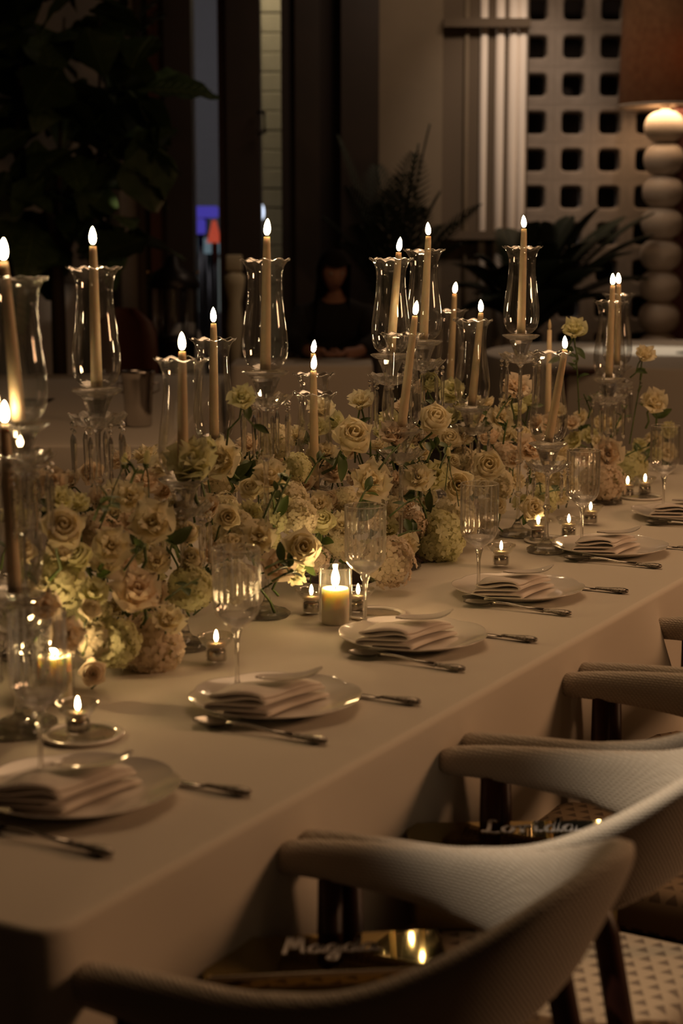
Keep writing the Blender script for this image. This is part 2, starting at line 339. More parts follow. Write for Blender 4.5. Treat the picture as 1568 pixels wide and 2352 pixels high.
# ---------------- cloth-covered tables ----------------
def perimeter(hx, hy, r, step=.05):
    pts = []
    for (sx, sy, a0) in ((1, -1, -PI/2), (1, 1, 0), (-1, 1, PI/2), (-1, -1, PI)):
        n = max(5, int(r*PI/2/step))
        for i in range(n+1):
            a = a0+i*PI/2/n; pts.append((sx*(hx-r)+r*math.cos(a), sy*(hy-r)+r*math.sin(a), math.cos(a), math.sin(a)))
    out = []; L = len(pts)
    for i in range(L):
        a, b = pts[i], pts[(i+1) % L]; d = math.hypot(b[0]-a[0], b[1]-a[1]); n = max(1, int(d/step))
        for k in range(n):
            t = k/n; out.append(tuple(a[q]+(b[q]-a[q])*t for q in range(4)))
    return out
def cloth(hx, hy, r, top, hem, fold, step=.05, levels=14, amp=.03):
    per = perimeter(hx, hy, r, step); rows = []
    for k in range(7, -1, -1):
        q = k/8; rows.insert(0, [(x*(1-q), y*(1-q), top+.0012*noise.noise(Vector((x*(1-q)*7, y*(1-q)*7, 3)))) for x, y, nx, ny in per]) if False else rows.append([(x*(1-q), y*(1-q), top) for x, y, nx, ny in per])
    for k in range(1, 5):
        a = k*PI/2/4; rows.append([(x+nx*.012*math.sin(a), y+ny*.012*math.sin(a), top-.012+.012*math.cos(a)) for x, y, nx, ny in per])
    for k in range(1, levels+1):
        t = k/levels; z = top-.012-(top-.012-hem)*t; row = []
        for x, y, nx, ny in per:
            o = .012+fold(x, y, nx, ny, t, z); row.append((x+nx*o, y+ny*o, z))
        rows.append(row)
    return MB().grid(rows, True)
def table_under(t, hx, hy, top):
    MB().box((0, 0, top-.025), (2*hx-.01, 2*hy-.01, .035), 0, .008).obj('tabletop', 'dark_wood', t)
    for sx in (-1, 1):
        for sy in (-1, 1): MB().box((sx*(hx-.12), sy*(hy-.15), (top-.04)/2), (.06, .06, top-.045)).obj('leg', 'dark_wood', t, False)
HX, HY = .70, 2.15     # the long table: centre (-.70, 2.15)
def main_fold(x, y, nx, ny, t, z):
    Y = y+HY; s = math.sin
    base = .016*t + (.022+.034*t)*t**.55*(s(Y*5.1+.7)+.6*s(Y*11.3+1.9+t*.8)+.35*s(Y*23))*.6
    if nx < .2: base = .01*t+.022*t*s(x*13+Y*9)
    corner = nx*ny; base += .05*t*max(0, abs(corner)*2)
    if nx > .5:
        w_ = .10 if Y < 2.12 else .035
        base += .085*min(1, t*3.0)*math.exp(-((Y-2.12)/w_)**2)
        base += .30*min(1, t*3.4)*(.5+.5*math.tanh((Y-2.42)/.08))*(.5-.5*math.tanh((Y-3.0)/.10))
        base += .035*t*math.exp(-((Y-.56)/.05)**2)+.035*t*math.exp(-((Y-1.12)/.05)**2)
    return base
TOP = .76
tb = thing('banquet_table', 'long banquet table hidden under the white cloth', 'table', (-HX, HY, 0)); table_under(tb, HX, HY, TOP-.003)
tc_ = cloth(HX, HY, .03, TOP, .03, main_fold, .022, 26).obj('tablecloth', 'tablecloth', None, True, (-HX, HY, 0))
tag(tc_, 'long white cloth draped over the flower-laden banquet table', 'tablecloth')
def far_fold(x, y, nx, ny, t, z): return .03*t*(1+.8*math.sin(9*x+7*y)+.4*math.sin(21*x-17*y))
def far_table(label, clabel, xa, xb, da, db, r, top=.75):
    c = room((xa+xb)/2, (da+db)/2); hx, hy = (xb-xa)/2, (db-da)/2
    t = thing('dining_table', label, 'table', c, YAW); table_under(t, min(hx, hx-.0)-(.25 if r > .3 else 0), hy-(.25 if r > .3 else 0), top-.005)
    o = cloth(hx, hy, r, top, .02, far_fold, .09, 10).obj('tablecloth', 'far_cloth', None, True, c, (0, 0, YAW)); tag(o, clabel, 'tablecloth')
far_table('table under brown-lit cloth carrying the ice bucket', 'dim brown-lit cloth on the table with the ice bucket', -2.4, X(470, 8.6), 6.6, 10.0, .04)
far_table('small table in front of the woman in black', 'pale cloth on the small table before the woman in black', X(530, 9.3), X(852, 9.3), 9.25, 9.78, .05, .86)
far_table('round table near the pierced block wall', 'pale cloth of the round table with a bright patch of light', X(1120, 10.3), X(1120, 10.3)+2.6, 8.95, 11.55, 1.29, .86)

# ---------------- chairs at the long table ----------------
chair_ctrl = [(-.005,-.232,.702,.044,0),(.06,-.240,.713,.054,0),(.16,-.250,.723,.068,.004),(.27,-.256,.733,.088,.012),(.38,-.242,.754,.120,.030),(.475,-.190,.796,.155,.055),(.555,-.105,.848,.188,.082)]
path = catmull(chair_ctrl+[(.595, 0, .874, .205, .10)]+[(a, -b, c, d, e) for a, b, c, d, e in chair_ctrl[::-1]], 6)
def band_mesh():
    rows = []; n = len(path)
    for i, (x, y, zt, h, lean) in enumerate(path):
        a, b = path[max(i-1, 0)], path[min(i+1, n-1)]; t = Vector((b[0]-a[0], b[1]-a[1], 0)).normalized(); nrm = Vector((t.y, -t.x, 0))   # outward
        e = min(i, n-1-i); sc = [.30, .72, .93, 1][min(e, 3)]
        w = (.026)*sc; hh = h*(.4+.6*sc)/2; zc = zt-h/2; row = []
        ext = -t*(.010 if i == 0 else -.010 if i == n-1 else 0)
        for k in range(20):
            an = 2*PI*k/20; cx, cz = math.cos(an), math.sin(an)
            ex = 2/3.0 if h > .09 else .85
            px_ = math.copysign(abs(cx)**ex, cx)*w; pz = math.copysign(abs(cz)**ex, cz)*hh
            off = -lean*(.5-pz/(2*hh+1e-6))
            p = Vector((x, y, zc+pz))+nrm*(px_+off)+ext; row.append(p)
        rows.append(row)
    return MB().grid(rows, True, True).mesh('backrest_band', 'chair_fabric')
bandm = band_mesh()
def seam_mesh():
    pts = []
    for i, (x, y, zt, h, lean) in enumerate(path[3:-3]):
        i += 3; a, b = path[i-1], path[i+1]; t = Vector((b[0]-a[0], b[1]-a[1], 0)).normalized(); nrm = Vector((t.y, -t.x, 0))
        pts.append(Vector((x, y, zt-h*.97))+nrm*(.012-lean*.97))
    return MB().tube(pts, .0035, 6).mesh('piping', 'chair_fabric')
seamm = seam_mesh()
def make_chair(label, loc, rz):
    t = thing('dining_armchair', label, 'chair', loc, rz, 'woven armchairs along the table')
    bd = link('backrest_band', bandm, t); link('piping', seamm, bd)
    MB().box((.27, 0, .425), (.50, .42, .085), 0, .035).obj('seat', 'seat_fabric', t)
    MB().box((.27, 0, .365), (.46, .38, .04)).obj('seat_rail', 'dark_wood', t, False)
    for sy in (-1, 1):
        MB().tube([(.10, sy*.215, 0), (.09, sy*.225, .35), (.085, sy*.240, .668)], [.013, .020, .018], 10).obj('leg', 'dark_wood', t)
        MB().tube([(.56, sy*.20, 0), (.50, sy*.185, .40), (.455, sy*.180, .62), (.435, sy*.185, .70)], [.012, .020, .019, .007], 10).obj('leg', 'dark_wood', t)
    return t
c0 = make_chair('nearest woven armchair, holding the box lettered Magda', (0, .280, 0), 0)
for lab, s in (('second woven armchair, holding the box lettered Lorida', .805), ('third woven armchair from the front, its box unseen', 1.36), ('fourth woven armchair, farthest one, at the cloth fold', 1.92)):
    copy_thing(c0, lab, (.01 if s < 1 else 0, s, 0), rnd.uniform(-.02, .02), c0['group'])

# name boxes: strokes of brush lettering
GL = {'M': [[(0,0),(.12,.95),(.22,.95),(.36,.25),(.55,.95),(.64,.95),(.74,.1),(.86,.04)]], 'a': [[(.50,.42),(.34,.52),(.12,.36),(.08,.12),(.24,.0),(.42,.14),(.54,.48),(.52,.12),(.62,.0),(.78,.14)]],
 'g': [[(.50,.42),(.34,.52),(.12,.36),(.08,.12),(.24,.0),(.42,.14),(.54,.48),(.50,-.25),(.36,-.46),(.14,-.36),(.30,-.12),(.78,.12)]],
 'd': [[(.48,.42),(.34,.52),(.12,.36),(.08,.12),(.24,.0),(.42,.14),(.66,1.0),(.54,.2),(.62,.0),(.80,.14)]],
 'L': [[(.52,.85),(.40,.98),(.30,.80),(.26,.3),(.14,.03),(.02,.10),(.12,.16),(.44,.0),(.68,.04)]],
 'o': [[(.34,.52),(.12,.36),(.10,.12),(.28,.0),(.48,.14),(.48,.38),(.34,.52),(.52,.42),(.74,.46)]],
 'r': [[(.02,.50),(.10,.46),(.12,.20),(.12,.0)],[(.13,.26),(.24,.46),(.36,.52),(.46,.42)]], 'i': [[(.08,.46),(.09,.14),(.18,.0),(.34,.12)],[(.10,.72),(.16,.80)]]}
def letter(mb, strokes, ox, s, z, slant=.22):
    for st in strokes:
        pts = catmull([(p[0], p[1]) for p in st], 5)
        P = [Vector((ox+(p[0]+slant*p[1])*s*.62, p[1]*s, z)) for p in pts]
        rows = []
        for i, p in enumerate(P):
            t = (P[min(i+1, len(P)-1)]-P[max(i-1, 0)]); a = t.to_2d(); w = s*(.026+.030*abs(a.normalized().y if a.length else 0))
            nn = Vector((1, -.35, 0)).normalized()*w; rows.append([p-nn, p+nn, p+nn+Vector((0, 0, .0012)), p-nn+Vector((0, 0, .0012))])
        mb.grid(rows, True, True)
def name_box(label, word, adv, s, fl_, fr, depth, z, z0, ox, oy):
    a = atz(*fl_, z); b = atz(*fr, z); u = (b-a).to_2d(); L = u.length; ang = math.atan2(u.y, u.x); c = (a+b)/2 + Vector((math.sin(ang), -math.cos(ang), 0))*depth/2
    t = thing('gift_box', label, 'box', (c.x, c.y, z0), ang, 'gold lidded boxes on the chair seats'); h = z-z0
    MB().box((0, 0, (h-.02)/2), (L-.012, depth-.012, h-.02), 0, .006).obj('box_body', 'box_side', t, False)
    ld = MB().box((0, 0, h-.012), (L, depth, .022), 0, .004).obj('lid', 'gold_mirror', t, False)
    MB().box((0, -depth/2-.001, h-.004), (L*.96, .003, .006)).obj('lid_edge', 'box_trim', ld, False)
    mb = MB(); x = ox
    for ch, ad in zip(word, adv): letter(mb, GL[ch], x, s, 0); x += ad*s*.62
    o = mb.obj('lettering', 'white_ink', ld, False, (0, oy, h-.0005)); tag(o, label='white brush lettering', kind='stuff')
name_box('gold lidded box lettered Magda on the nearest chair', 'Magda', (.95,.72,.72,.74,.7), .054, (460,2153), (1005,2130), .125, .60, .4675, -.055, -.006)
name_box('gold lidded box lettered Lorida on the second chair', 'Lorida', (.76,.74,.62,.42,.76,.7), .064, (928,1887), (1390,1880), .15, .60, .4675, -.045, .016)

# ---------------- table settings ----------------
PX = -.262
plates = [.394, .945, 1.470, 1.998, 2.590, 3.196]
PN = ['the nearest place', 'the second nearest place', 'the place beside the pillar candle', 'the fourth nearest place', 'the second farthest place', 'the farthest place']
def plate_mesh():
    prof = [(.001, .005), (.095, .005), (.108, .007), (.128, .0145), (.146, .0195), (.1475, .0205), (.146, .0185), (.126, .0125), (.105, .004), (.085, 0), (.001, 0)]
    def mod(a, r, z, k):
        q = max(0, (r-.10)/.048); sc_ = abs(math.sin(4*a+.4))**.6; return (.006*q*(sc_-.6), .003*q*(sc_-.5))
    return MB().lathe(prof, 96, mod=mod).mesh('dinner_plate', 'porcelain')
pm = plate_mesh()
def napkin_mesh():
    ctrl = []; n = 4; w = .050; G = .0112
    for k in range(n):
        z = .003+k*G; s = 1 if k % 2 == 0 else -1
        ctrl += [(-s*w*.55, z+.0005*k), (s*w*.5, z+.001)]
        if k < n-1: ctrl += [(s*w*(1.02-.05*k), z+.0015), (s*w*(1.10-.06*k), z+G*.5), (s*w*(1.0-.05*k), z+G*.92)]
    ctrl += [(-w*.9, .043), (-w*.2, .050), (w*.7, .046), (w*.9, .040)]
    P = catmull(ctrl, 4); rows = []
    for j in range(10):
        q = j/9; sh = .035*q+.03*q*q; sq = 1-.30*q
        rows.append([(p[0]*(1+.25*q)+sh, -.075+.15*q, p[1]*sq*.84+.0025*math.sin(p[0]*60+q*7)*(p[1] > .03)) for p in P])
    mb = MB().grid(rows); me = mb.mesh('folded_napkin', 'napkin'); return me
nm = napkin_mesh()
def card_mesh():
    rows = []
    for i in range(13):
        u = -1+i/6; hw = .045*math.sqrt(max(.0, 1-abs(u)**2.6))+.001
        rows.append([(u*.058, v*hw*.60, .012*u*u*u*(u > 0)+.003*u*u+.003*v*v) for v in (-1, -.5, 0, .5, 1)])
    top = [[(x, y, z+.0012) for x, y, z in r] for r in rows]
    mb = MB().grid(rows).grid(top); return mb.mesh('menu_card', 'card')
cm = card_mesh()
def spoon(label, loc, rz):
    t = thing('dinner_spoon', label, 'spoon', loc, rz, 'silver spoons beside the plates')
    rows = []
    for i in range(11):       # bowl
        u = -1+i/5; hw = .0205*math.sqrt(max(0, 1-u*u))*(1-.12*u)+.0008
        rows.append([(-.092+u*.033, v*hw, .0105-.0085*(1-v*v)*(1-u*u)+.0015*(u > .8)) for v in (-1, -.6, -.2, .2, .6, 1)])
    MB().grid(rows).grid([[(p[0], p[1], p[2]-.0012) for p in r] for r in rows]).obj('spoon_bowl', 'silver', t)
    MB().tube([(-.060, 0, .010), (-.045, 0, .0125), (-.02, 0, .0125), (.02, 0, .008), (.062, 0, .0062)], [.0045, .0030, .0024, .0026, .0050], 8).obj('spoon_neck', 'silver', t)
    MB().lathe([(.0012, 0), (.005, .004), (.0068, .012), (.0058, .02), (.0085, .032), (.0102, .046), (.0088, .058), (.005, .064), (.001, .066)], 12, mod=lambda a, r, z, k: (.0006*math.cos(5*a), 0)).obj('spoon_handle', 'silver_chased', t, True, (.060, 0, .0063), (0, PI/2, 0)).scale = (.62, 1, 1)
    return t
def knife(label, loc, rz):
    t = thing('dinner_knife', label, 'knife', loc, rz, 'silver knives beyond the plates')
    rows = [[(x, -w, .003), (x, w, .0035), (x, w, .0050), (x, -w, .0045)] for x, w in ((-.125, .001), (-.115, .006), (-.09, .009), (-.04, .009), (.008, .007), (.03, .004))]
    MB().grid(rows, True, True).obj('blade', 'silver', t)
    MB().lathe([(.003, 0), (.0052, .004), (.0056, .02), (.0078, .038), (.0102, .056), (.0096, .068), (.006, .076), (.001, .078)], 12, mod=lambda a, r, z, k: (.0006*math.cos(5*a), 0)).obj('handle', 'silver_chased', t, True, (.028, 0, .0063), (0, PI/2, 0)).scale = (.60, 1, 1)
    return t
sp0 = kn0 = None
for i, s in enumerate(plates):
    z = TOP+.0015
    p = link('dinner_plate', pm, None, (PX, s, z), (0, 0, .2+i)); tag(p, 'scalloped white dinner plate at '+PN[i], 'plate', 'scalloped dinner plates')
    n = link('folded_napkin', nm, None, (PX-.035, s-.045, z+.006), (0, 0, YAW-.10+.06*math.sin(i*5))); tag(n, 'pleated pale napkin on the plate at '+PN[i], 'napkin', 'folded napkins on the plates')
    so = n.modifiers.new('cloth_thickness', 'SOLIDIFY'); so.thickness = .0034; so.offset = 0
    c = link('menu_card', cm, None, (PX+.020, s+.012, z+.0475), (R(-3), R(-1), YAW+.10)); tag(c, 'glossy curled oval card on the napkin at '+PN[i], 'card', 'curled cards on the napkins')
    sl = 'silver spoon before the plate at '+PN[i]; kl = 'silver knife behind the plate at '+PN[i]
    so_ = (-.198, s-.157-.012*(i == 0), TOP+.001); ko_ = (-.15, s+.118, TOP+.001)
    if sp0 is None: sp0 = spoon(sl, so_, 0); kn0 = knife(kl, ko_, R(3))
    else: copy_thing(sp0, sl, so_, R([0, 1, -2, 1, 2, 0][i]), sp0['group']); copy_thing(kn0, kl, (ko_[0], ko_[1]-.0, ko_[2]), R([3, 2, -1, 2, 4, 3][i]), kn0['group'])
# knife lies just outside the raised rim on the far side

# stemware
def wine_glass(label, loc):
    t = thing('fluted_wine_glass', label, 'glass', loc, 0, 'ribbed wine glasses')
    rib = lambda a, r, z, k: ((.0034*abs(math.sin(9*a))**.7-.0020) if r > .035 and z > .14 else 0, 0)
    prof = [(.0045, .108), (.008, .113), (.018, .120), (.030, .129), (.038, .140), (.0408, .152), (.0412, .17), (.0414, .20), (.0416, .235), (.0416, .256)]
    inn = [(r-.0022 if r > .012 else r*.5, z+.002) for r, z in prof]
    MB().lathe(prof, 180, mod=rib).obj('bowl', 'fluted_glass', t)
    MB().lathe([(.001, .119), (.010, .119), (.022, .126), (.031, .134), (.033, .138), (.024, .136), (.010, .131), (.001, .130)], 20).obj('bowl_base', 'crystal', t)
    MB().lathe([(.0418, .256), (.0420, .2572), (.0412, .2578), (.0402, .2572), (.0402, .256)], 48).obj('rim', 'crystal', t)
    MB().lathe([(.001, .001), (.036, .0012), (.0366, .0022), (.036, .003), (.016, .0042), (.006, .009), (.0042, .02), (.0036, .05), (.0040, .085), (.0062, .100), (.010, .110), (.006, .116), (.001, .118)], 24).obj('stem', 'crystal', t)
    return t
gl = [atz(95, 1800, .762), atz(545, 1585, .762), atz(838, 1445, .762), atz(1098, 1372, .762), atz(1335, 1262, .762), atz(1522, 1180, .762)]
gn = ['in front of the glowing pillar candle at the near end', 'behind the second plate, by a single tealight', 'beside the pillar candle and its two tealights', 'behind the fourth plate, before the open roses', 'in front of three tealights grouped together', 'at the farthest plate, before two tealights']
g0 = None
for p, nme in zip(gl, gn):
    lab = 'ribbed clear wine glass '+nme
    if g0 is None: g0 = wine_glass(lab, p)
    else: copy_thing(g0, lab, p, rnd.uniform(0, 1), g0['group'])
tray = MB().lathe([(.001, .001), (.062, .001), (.066, .002), (.067, .0045), (.0645, .0045), (.061, .003), (.001, .0028)], 48).mesh('candle_tray', 'clear_glass')
tray2 = MB().lathe([(.054, .001), (.066, .001), (.069, .0045), (.066, .0065), (.055, .004), (.054, .001)], 48).mesh('tray_rim', 'porcelain')
for px, py, nme in ((188, 1690, 'under the nearest tealight'), (860, 1412, 'beside the pillar candle'), (1262, 1243, 'beside the three grouped tealights'), (1472, 1143, 'under the two farthest tealights')):
    p = atz(px, py, TOP+.001); t = thing('candle_tray', 'round clear tray with a pale rim '+nme, 'tray', (p.x, p.y, TOP+.001), 0, 'round trays under the tealights'); link('tray_plate', tray, t); link('rim', tray2, t)

# tealights
def flame_mb(r, h, lean=0, n=12):
    pr = [(.0005, 0), (.52, .05), (.86, .17), (1, .36), (.92, .54), (.68, .74), (.38, .90), (.04, 1)]
    mb = MB(); rows = []
    for q, z in pr:
        rows.append([(r*q*math.cos(2*PI*j/n)+lean*z*z*h, r*q*math.sin(2*PI*j/n), z*h) for j in range(n)])
    return mb.grid(rows, True)
def tealight(label, loc):
    t = thing('glass_tealight_holder', label, 'candle holder', loc, 0, 'glass tealight holders')
    MB().lathe([(.001, .001), (.0185, .001), (.020, .003), (.0205, .022), (.019, .026), (.021, .030), (.029, .037), (.0345, .047), (.0355, .0505), (.034, .051), (.031, .046), (.024, .037), (.0175, .031), (.0165, .026), (.001, .024)], 32).obj('holder_cup', 'holder_glass', t)
    MB().lathe([(.001, .0025), (.0165, .0025), (.017, .004), (.0172, .019), (.0165, .0205), (.001, .0205)], 24).obj('metal_insert', 'silver', t)
    return t
th = None
tn = [((180,1690),'nearest, on a round tray'), ((497,1525),'alone beside the dark crystal base'), ((715,1412),'just before the pillar candle'), ((822,1410),'just beyond the pillar candle'), ((1150,1303),'alone behind the fourth plate'),
      ((1235,1241),'first of three grouped by the wine glass'), ((1305,1237),'middle of three grouped by the wine glass'), ((1355,1206),'last of three grouped by the wine glass'), ((1440,1143),'first of two at the far end'), ((1480,1137),'second of two at the far end')]
for (q, nme) in tn:
    p = atz(q[0], q[1], TOP); p.z = TOP+.006; lab = 'flared glass tealight holder, '+nme
    if th is None: th = tealight(lab, p)
    else: copy_thing(th, lab, p, 0, th['group'])
    c = thing('tealight_candle', 'small lit tealight inside the holder, '+nme, 'candle', (p.x, p.y, p.z+.0275), 0, 'lit tealights')
    MB().lathe([(.001, 0), (.0165, .001), (.0195, .006), (.001, .0065)], 20).obj('wax', 'wax', c); MB().tube([(0, 0, .006), (.0004, 0, .010)], .0008, 6).obj('wick', 'wick', c)
    flame_mb(.0042, .024, .0015).obj('flame', 'flame', c, True, (0, 0, .009))

# pillar candles in glass sleeves
def pillar_candle(label, loc, r, h, gh):
    t = thing('pillar_candle', label, 'candle', loc)
    MB().lathe([(.001, 0), (r*.97, 0), (r, .002), (r, h-.003), (r*.97, h), (r*.8, h-.001), (r*.3, h-.004), (.001, h-.004)], 36).obj('wax', 'pillar_wax', t)
    MB().tube([(0, 0, h-.004), (.001, 0, h+.006)], .0012, 6).obj('wick', 'wick', t); flame_mb(.0085, .042, .002, 16).obj('flame', 'pillar_flame', t, True, (0, 0, h+.003))
pp = atz(770, 1430, TOP+.001); pillar_candle('short lit pillar candle between two tealights', pp, .0285, .074, .1)
pq = atz(128, 1608, TOP+.001); pillar_candle('short lit pillar candle behind the nearest wine glass', pq, .0290, .080, .1)
for p, nme, h in ((pp, 'around the pillar candle between tealights', .118), (pq, 'around the pillar candle at the near end', .135)):
    o = MB().lathe([(.0335, .0), (.0345, .002), (.0345, h), (.0337, h+.0012), (.0330, h)], 40).obj('glass_sleeve', 'clear_glass', None, True, p); tag(o, 'clear glass sleeve '+nme, 'glass')

# ---------------- crystal candlesticks, hurricane glasses, tapers ----------------
def hurricane_mesh():
    pr = [(.016, 0), (.030, .004), (.040, .014), (.0455, .030), (.0475, .050), (.0465, .072), (.0430, .100), (.0390, .130), (.0362, .158), (.0352, .182), (.0365, .200), (.0405, .214), (.0470, .224), (.0520, .2275)]
    def mod(a, r, z, k):
        q = max(0, (z-.200)/.0275); return (.0016*q*math.cos(10*a), .0026*q*math.cos(10*a+.6))
    mb = MB().lathe(pr, 60, mod=mod); rim = []
    for j in range(60):
        a = 2*PI*j/60; r = .052+.0016*math.cos(10*a); rim.append((r*math.cos(a), r*math.sin(a), .2275+.0026*math.cos(10*a+.6)))
    rb = MB(); rows = []
    for j in range(61):
        p = Vector(rim[j % 60]); d = Vector((p.x, p.y, 0)).normalized(); rows.append([p+d*.0011*math.cos(q)+Vector((0, 0, .0011*math.sin(q))) for q in (0, PI/2, PI, 1.5*PI)])
    rb.grid(rows, True); return mb.mesh('glass_body', 'clear_glass'), rb.mesh('rim', 'crystal')
hm, hr = hurricane_mesh()
def lat(prof, n, m, name, mod=None, smooth=True): return MB().lathe(prof, n, mod=mod).mesh(name, m, smooth)
dishm = lat([(.001, -.004), (.020, -.004), (.036, -.001), (.046, .006), (.0485, .0085), (.0475, .010), (.036, .004), (.020, .001), (.001, .001)], 40, 'crystal', 'dish', lambda a, r, z, k: (.0012*math.cos(12*a)*(r > .03), 0))
cupm = lat([(.001, -.050), (.012, -.050), (.015, -.046), (.0185, -.034), (.0255, -.016), (.030, -.006), (.031, -.004), (.001, -.004)], 12, 'crystal', 'cup', None, False)
def bob(a, r, z, k): q = max(0, (r-.02)/.036); return (.0065*q*abs(math.cos(4*a)), .004*q*abs(math.cos(4*a))+.0022*q*math.cos(16*a))
bobm = lat([(.006, -.006), (.020, -.007), (.036, -.001), (.048, .009), (.053, .016), (.0515, .0165), (.044, .011), (.030, .004), (.010, .001)], 64, 'crystal', 'petal_dish', bob, False)
basem = lat([(.001, 0), (.046, 0), (.050, .003), (.050, .009), (.044, .013), (.030, .017), (.015, .023), (.009, .032), (.001, .034)], 12, 'crystal_base', 'base', None, False)
def drop_mesh(L):
    mb = MB()
    for zc, r in ((-.006, .0055), (-.0175, .0048)): mb.lathe([(.0005, r), (r*.8, r*.45), (r, 0), (r*.8, -r*.45), (.0005, -r)], 8, (0, 0, zc))
    mb.lathe([(.0005, -.024), (.0035, -.030), (.0052, -.040), (.0030, -.024-L*.72), (.0044, -.024-L*.86), (.0005, -.024-L)], 6); return mb.mesh('crystal_drop', 'crystal', False)
dl, ds = drop_mesh(.095), drop_mesh(.05)
def candlestick(label, loc, H, ph=0):
    t = thing('crystal_candlestick', label, 'candlestick', loc, ph, 'crystal candlesticks')
    link('dish', dishm, t, (0, 0, H)); link('cup', cupm, t, (0, 0, H))
    zb = H-.058; link('petal_dish', bobm, t, (0, 0, zb)); link('base', basem, t, (0, 0, 0))
    n = max(1, int((zb-.03)/.085)); prof = [(.001, .030), (.009, .031)]; z = .034; st = (zb-.034)/n
    for k in range(n):
        z0 = .034+k*st; prof += [(.0058, z0+.012), (.0048, z0+st*.5), (.0056, z0+st-.016), (.0105, z0+st-.010), (.0115, z0+st-.006), (.0075, z0+st-.002)]
    prof.append((.001, zb-.001)); MB().lathe(prof, 10).obj('stem', 'crystal', t, False)
    d = dl if H > .30 else ds
    for k in range(8):
        a = 2*PI*k/8; link('crystal_drop', d, t, (.050*math.cos(a), .050*math.sin(a), zb+.006), (0, 0, a))
    return t
# flame tip px, flame top y, candle foot px, rim y, rim width px, what it stands near
CS = [(3,548,30,640,150,'at the near end, cropped tall taper',26), (8,922,8,1040,152,'lowest at the near end beside the cropped tall one',20), (36,886,20,1060,128,'short, just behind the lowest near one',20), (212,521,214,616,125,'tall, before the ice bucket',0), (418,764,412,826,125,'middle height, over the near white blossoms',0), (490,706,486,780,106,'middle height, behind the near blossoms',0),
      (613,503,607,597,115,'tall, left of the woman in black',0), (719,781,719,860,95,'short, hidden behind the taper of a nearer one',0), (719,816,721,904,103,'short, rising behind the pillar candle',0), (918,545,898,595,98,'tall and leaning, right of the woman in black',0),
      (985,511,974,575,93,'tall and straight, behind the leaning tall one',0), (957,691,924,768,100,'leaning sharply, below the two tall ones',0), (1045,649,1036,713,78,'middle height, at the far side of the blossoms',0), (1107,689,1088,736,90,'middle height, over the large open roses',0),
      (1204,495,1200,568,90,'tall, in front of the fluted wall pilaster',0), (1303,772,1268,810,95,'short and leaning, behind the three tealights',0), (1408,629,1406,692,80,'at the far end, nearer of two close flames',0), (1421,628,1424,676,74,'at the far end, farther of two close flames',0)]
for k, (fx, fy, bx, ry, rw, nme, dm) in enumerate(CS):
    d = FPX*.104/rw
    tip = atd(fx, fy, d); rim = atd((fx+bx)/2, ry, d)
    zb = rim.z-.2275; base = atd(bx, 540, d); bxy = Vector((base.x, base.y, 0))
    if zb < TOP+.10: zb = TOP+.10
    H = zb-TOP-.0125
    candlestick('crystal candlestick with drops, '+nme, (bxy.x, bxy.y, TOP+.0015), H, rnd.uniform(0, .7))
    h = thing('hurricane_glass', 'flared clear hurricane glass, '+nme, 'glass', (bxy.x, bxy.y, zb+.001), rnd.uniform(0, 6), 'hurricane glasses'); link('glass_body', hm, h); link('rim', hr, h)
    dx = Vector((tip.x-bxy.x, tip.y-bxy.y, 0))
    c = thing('taper_candle', 'cream taper candle, '+nme, 'candle', (bxy.x, bxy.y, zb+.002), 0, 'cream taper candles')
    fh = .036*(1 if rw > 95 else .95); Hc = tip.z-fh-(zb+.002)
    pts = [dx*t*(Hc/(Hc+fh))+Vector((0, 0, Hc*t)) for t in (0, .12, .3, .5, .7, .86, .96, 1)]
    MB().tube(pts, [.0115, .0112, .0106, .0100, .0092, .0084, .0076, .0066], 14).obj('wax', 'wax', c)
    MB().tube([pts[-1], pts[-1]+Vector((0, 0, .004))], .0028, 8).obj('wick', 'wick', c)
    flame_mb(.0070, fh-.002, 0, 12).obj('flame', 'led_flame', c, True, pts[-1]+Vector((0, 0, .003)), (rnd.uniform(-.1, .1), rnd.uniform(-.12, .12), 0))
cn = atd(1262, 738, 5.4); c = thing('taper_candle', 'unlit cream taper candle behind the far blossoms', 'candle', (cn.x, cn.y, TOP+.003)); Hc = cn.z-.03-TOP
MB().tube([(0, 0, 0), (0, 0, Hc*.5), (0, 0, Hc)], [.0115, .010, .007], 12).obj('wax', 'wax', c); flame_mb(.0055, .034).obj('unlit_wick_tip', 'wax', c, True, (0, 0, Hc))

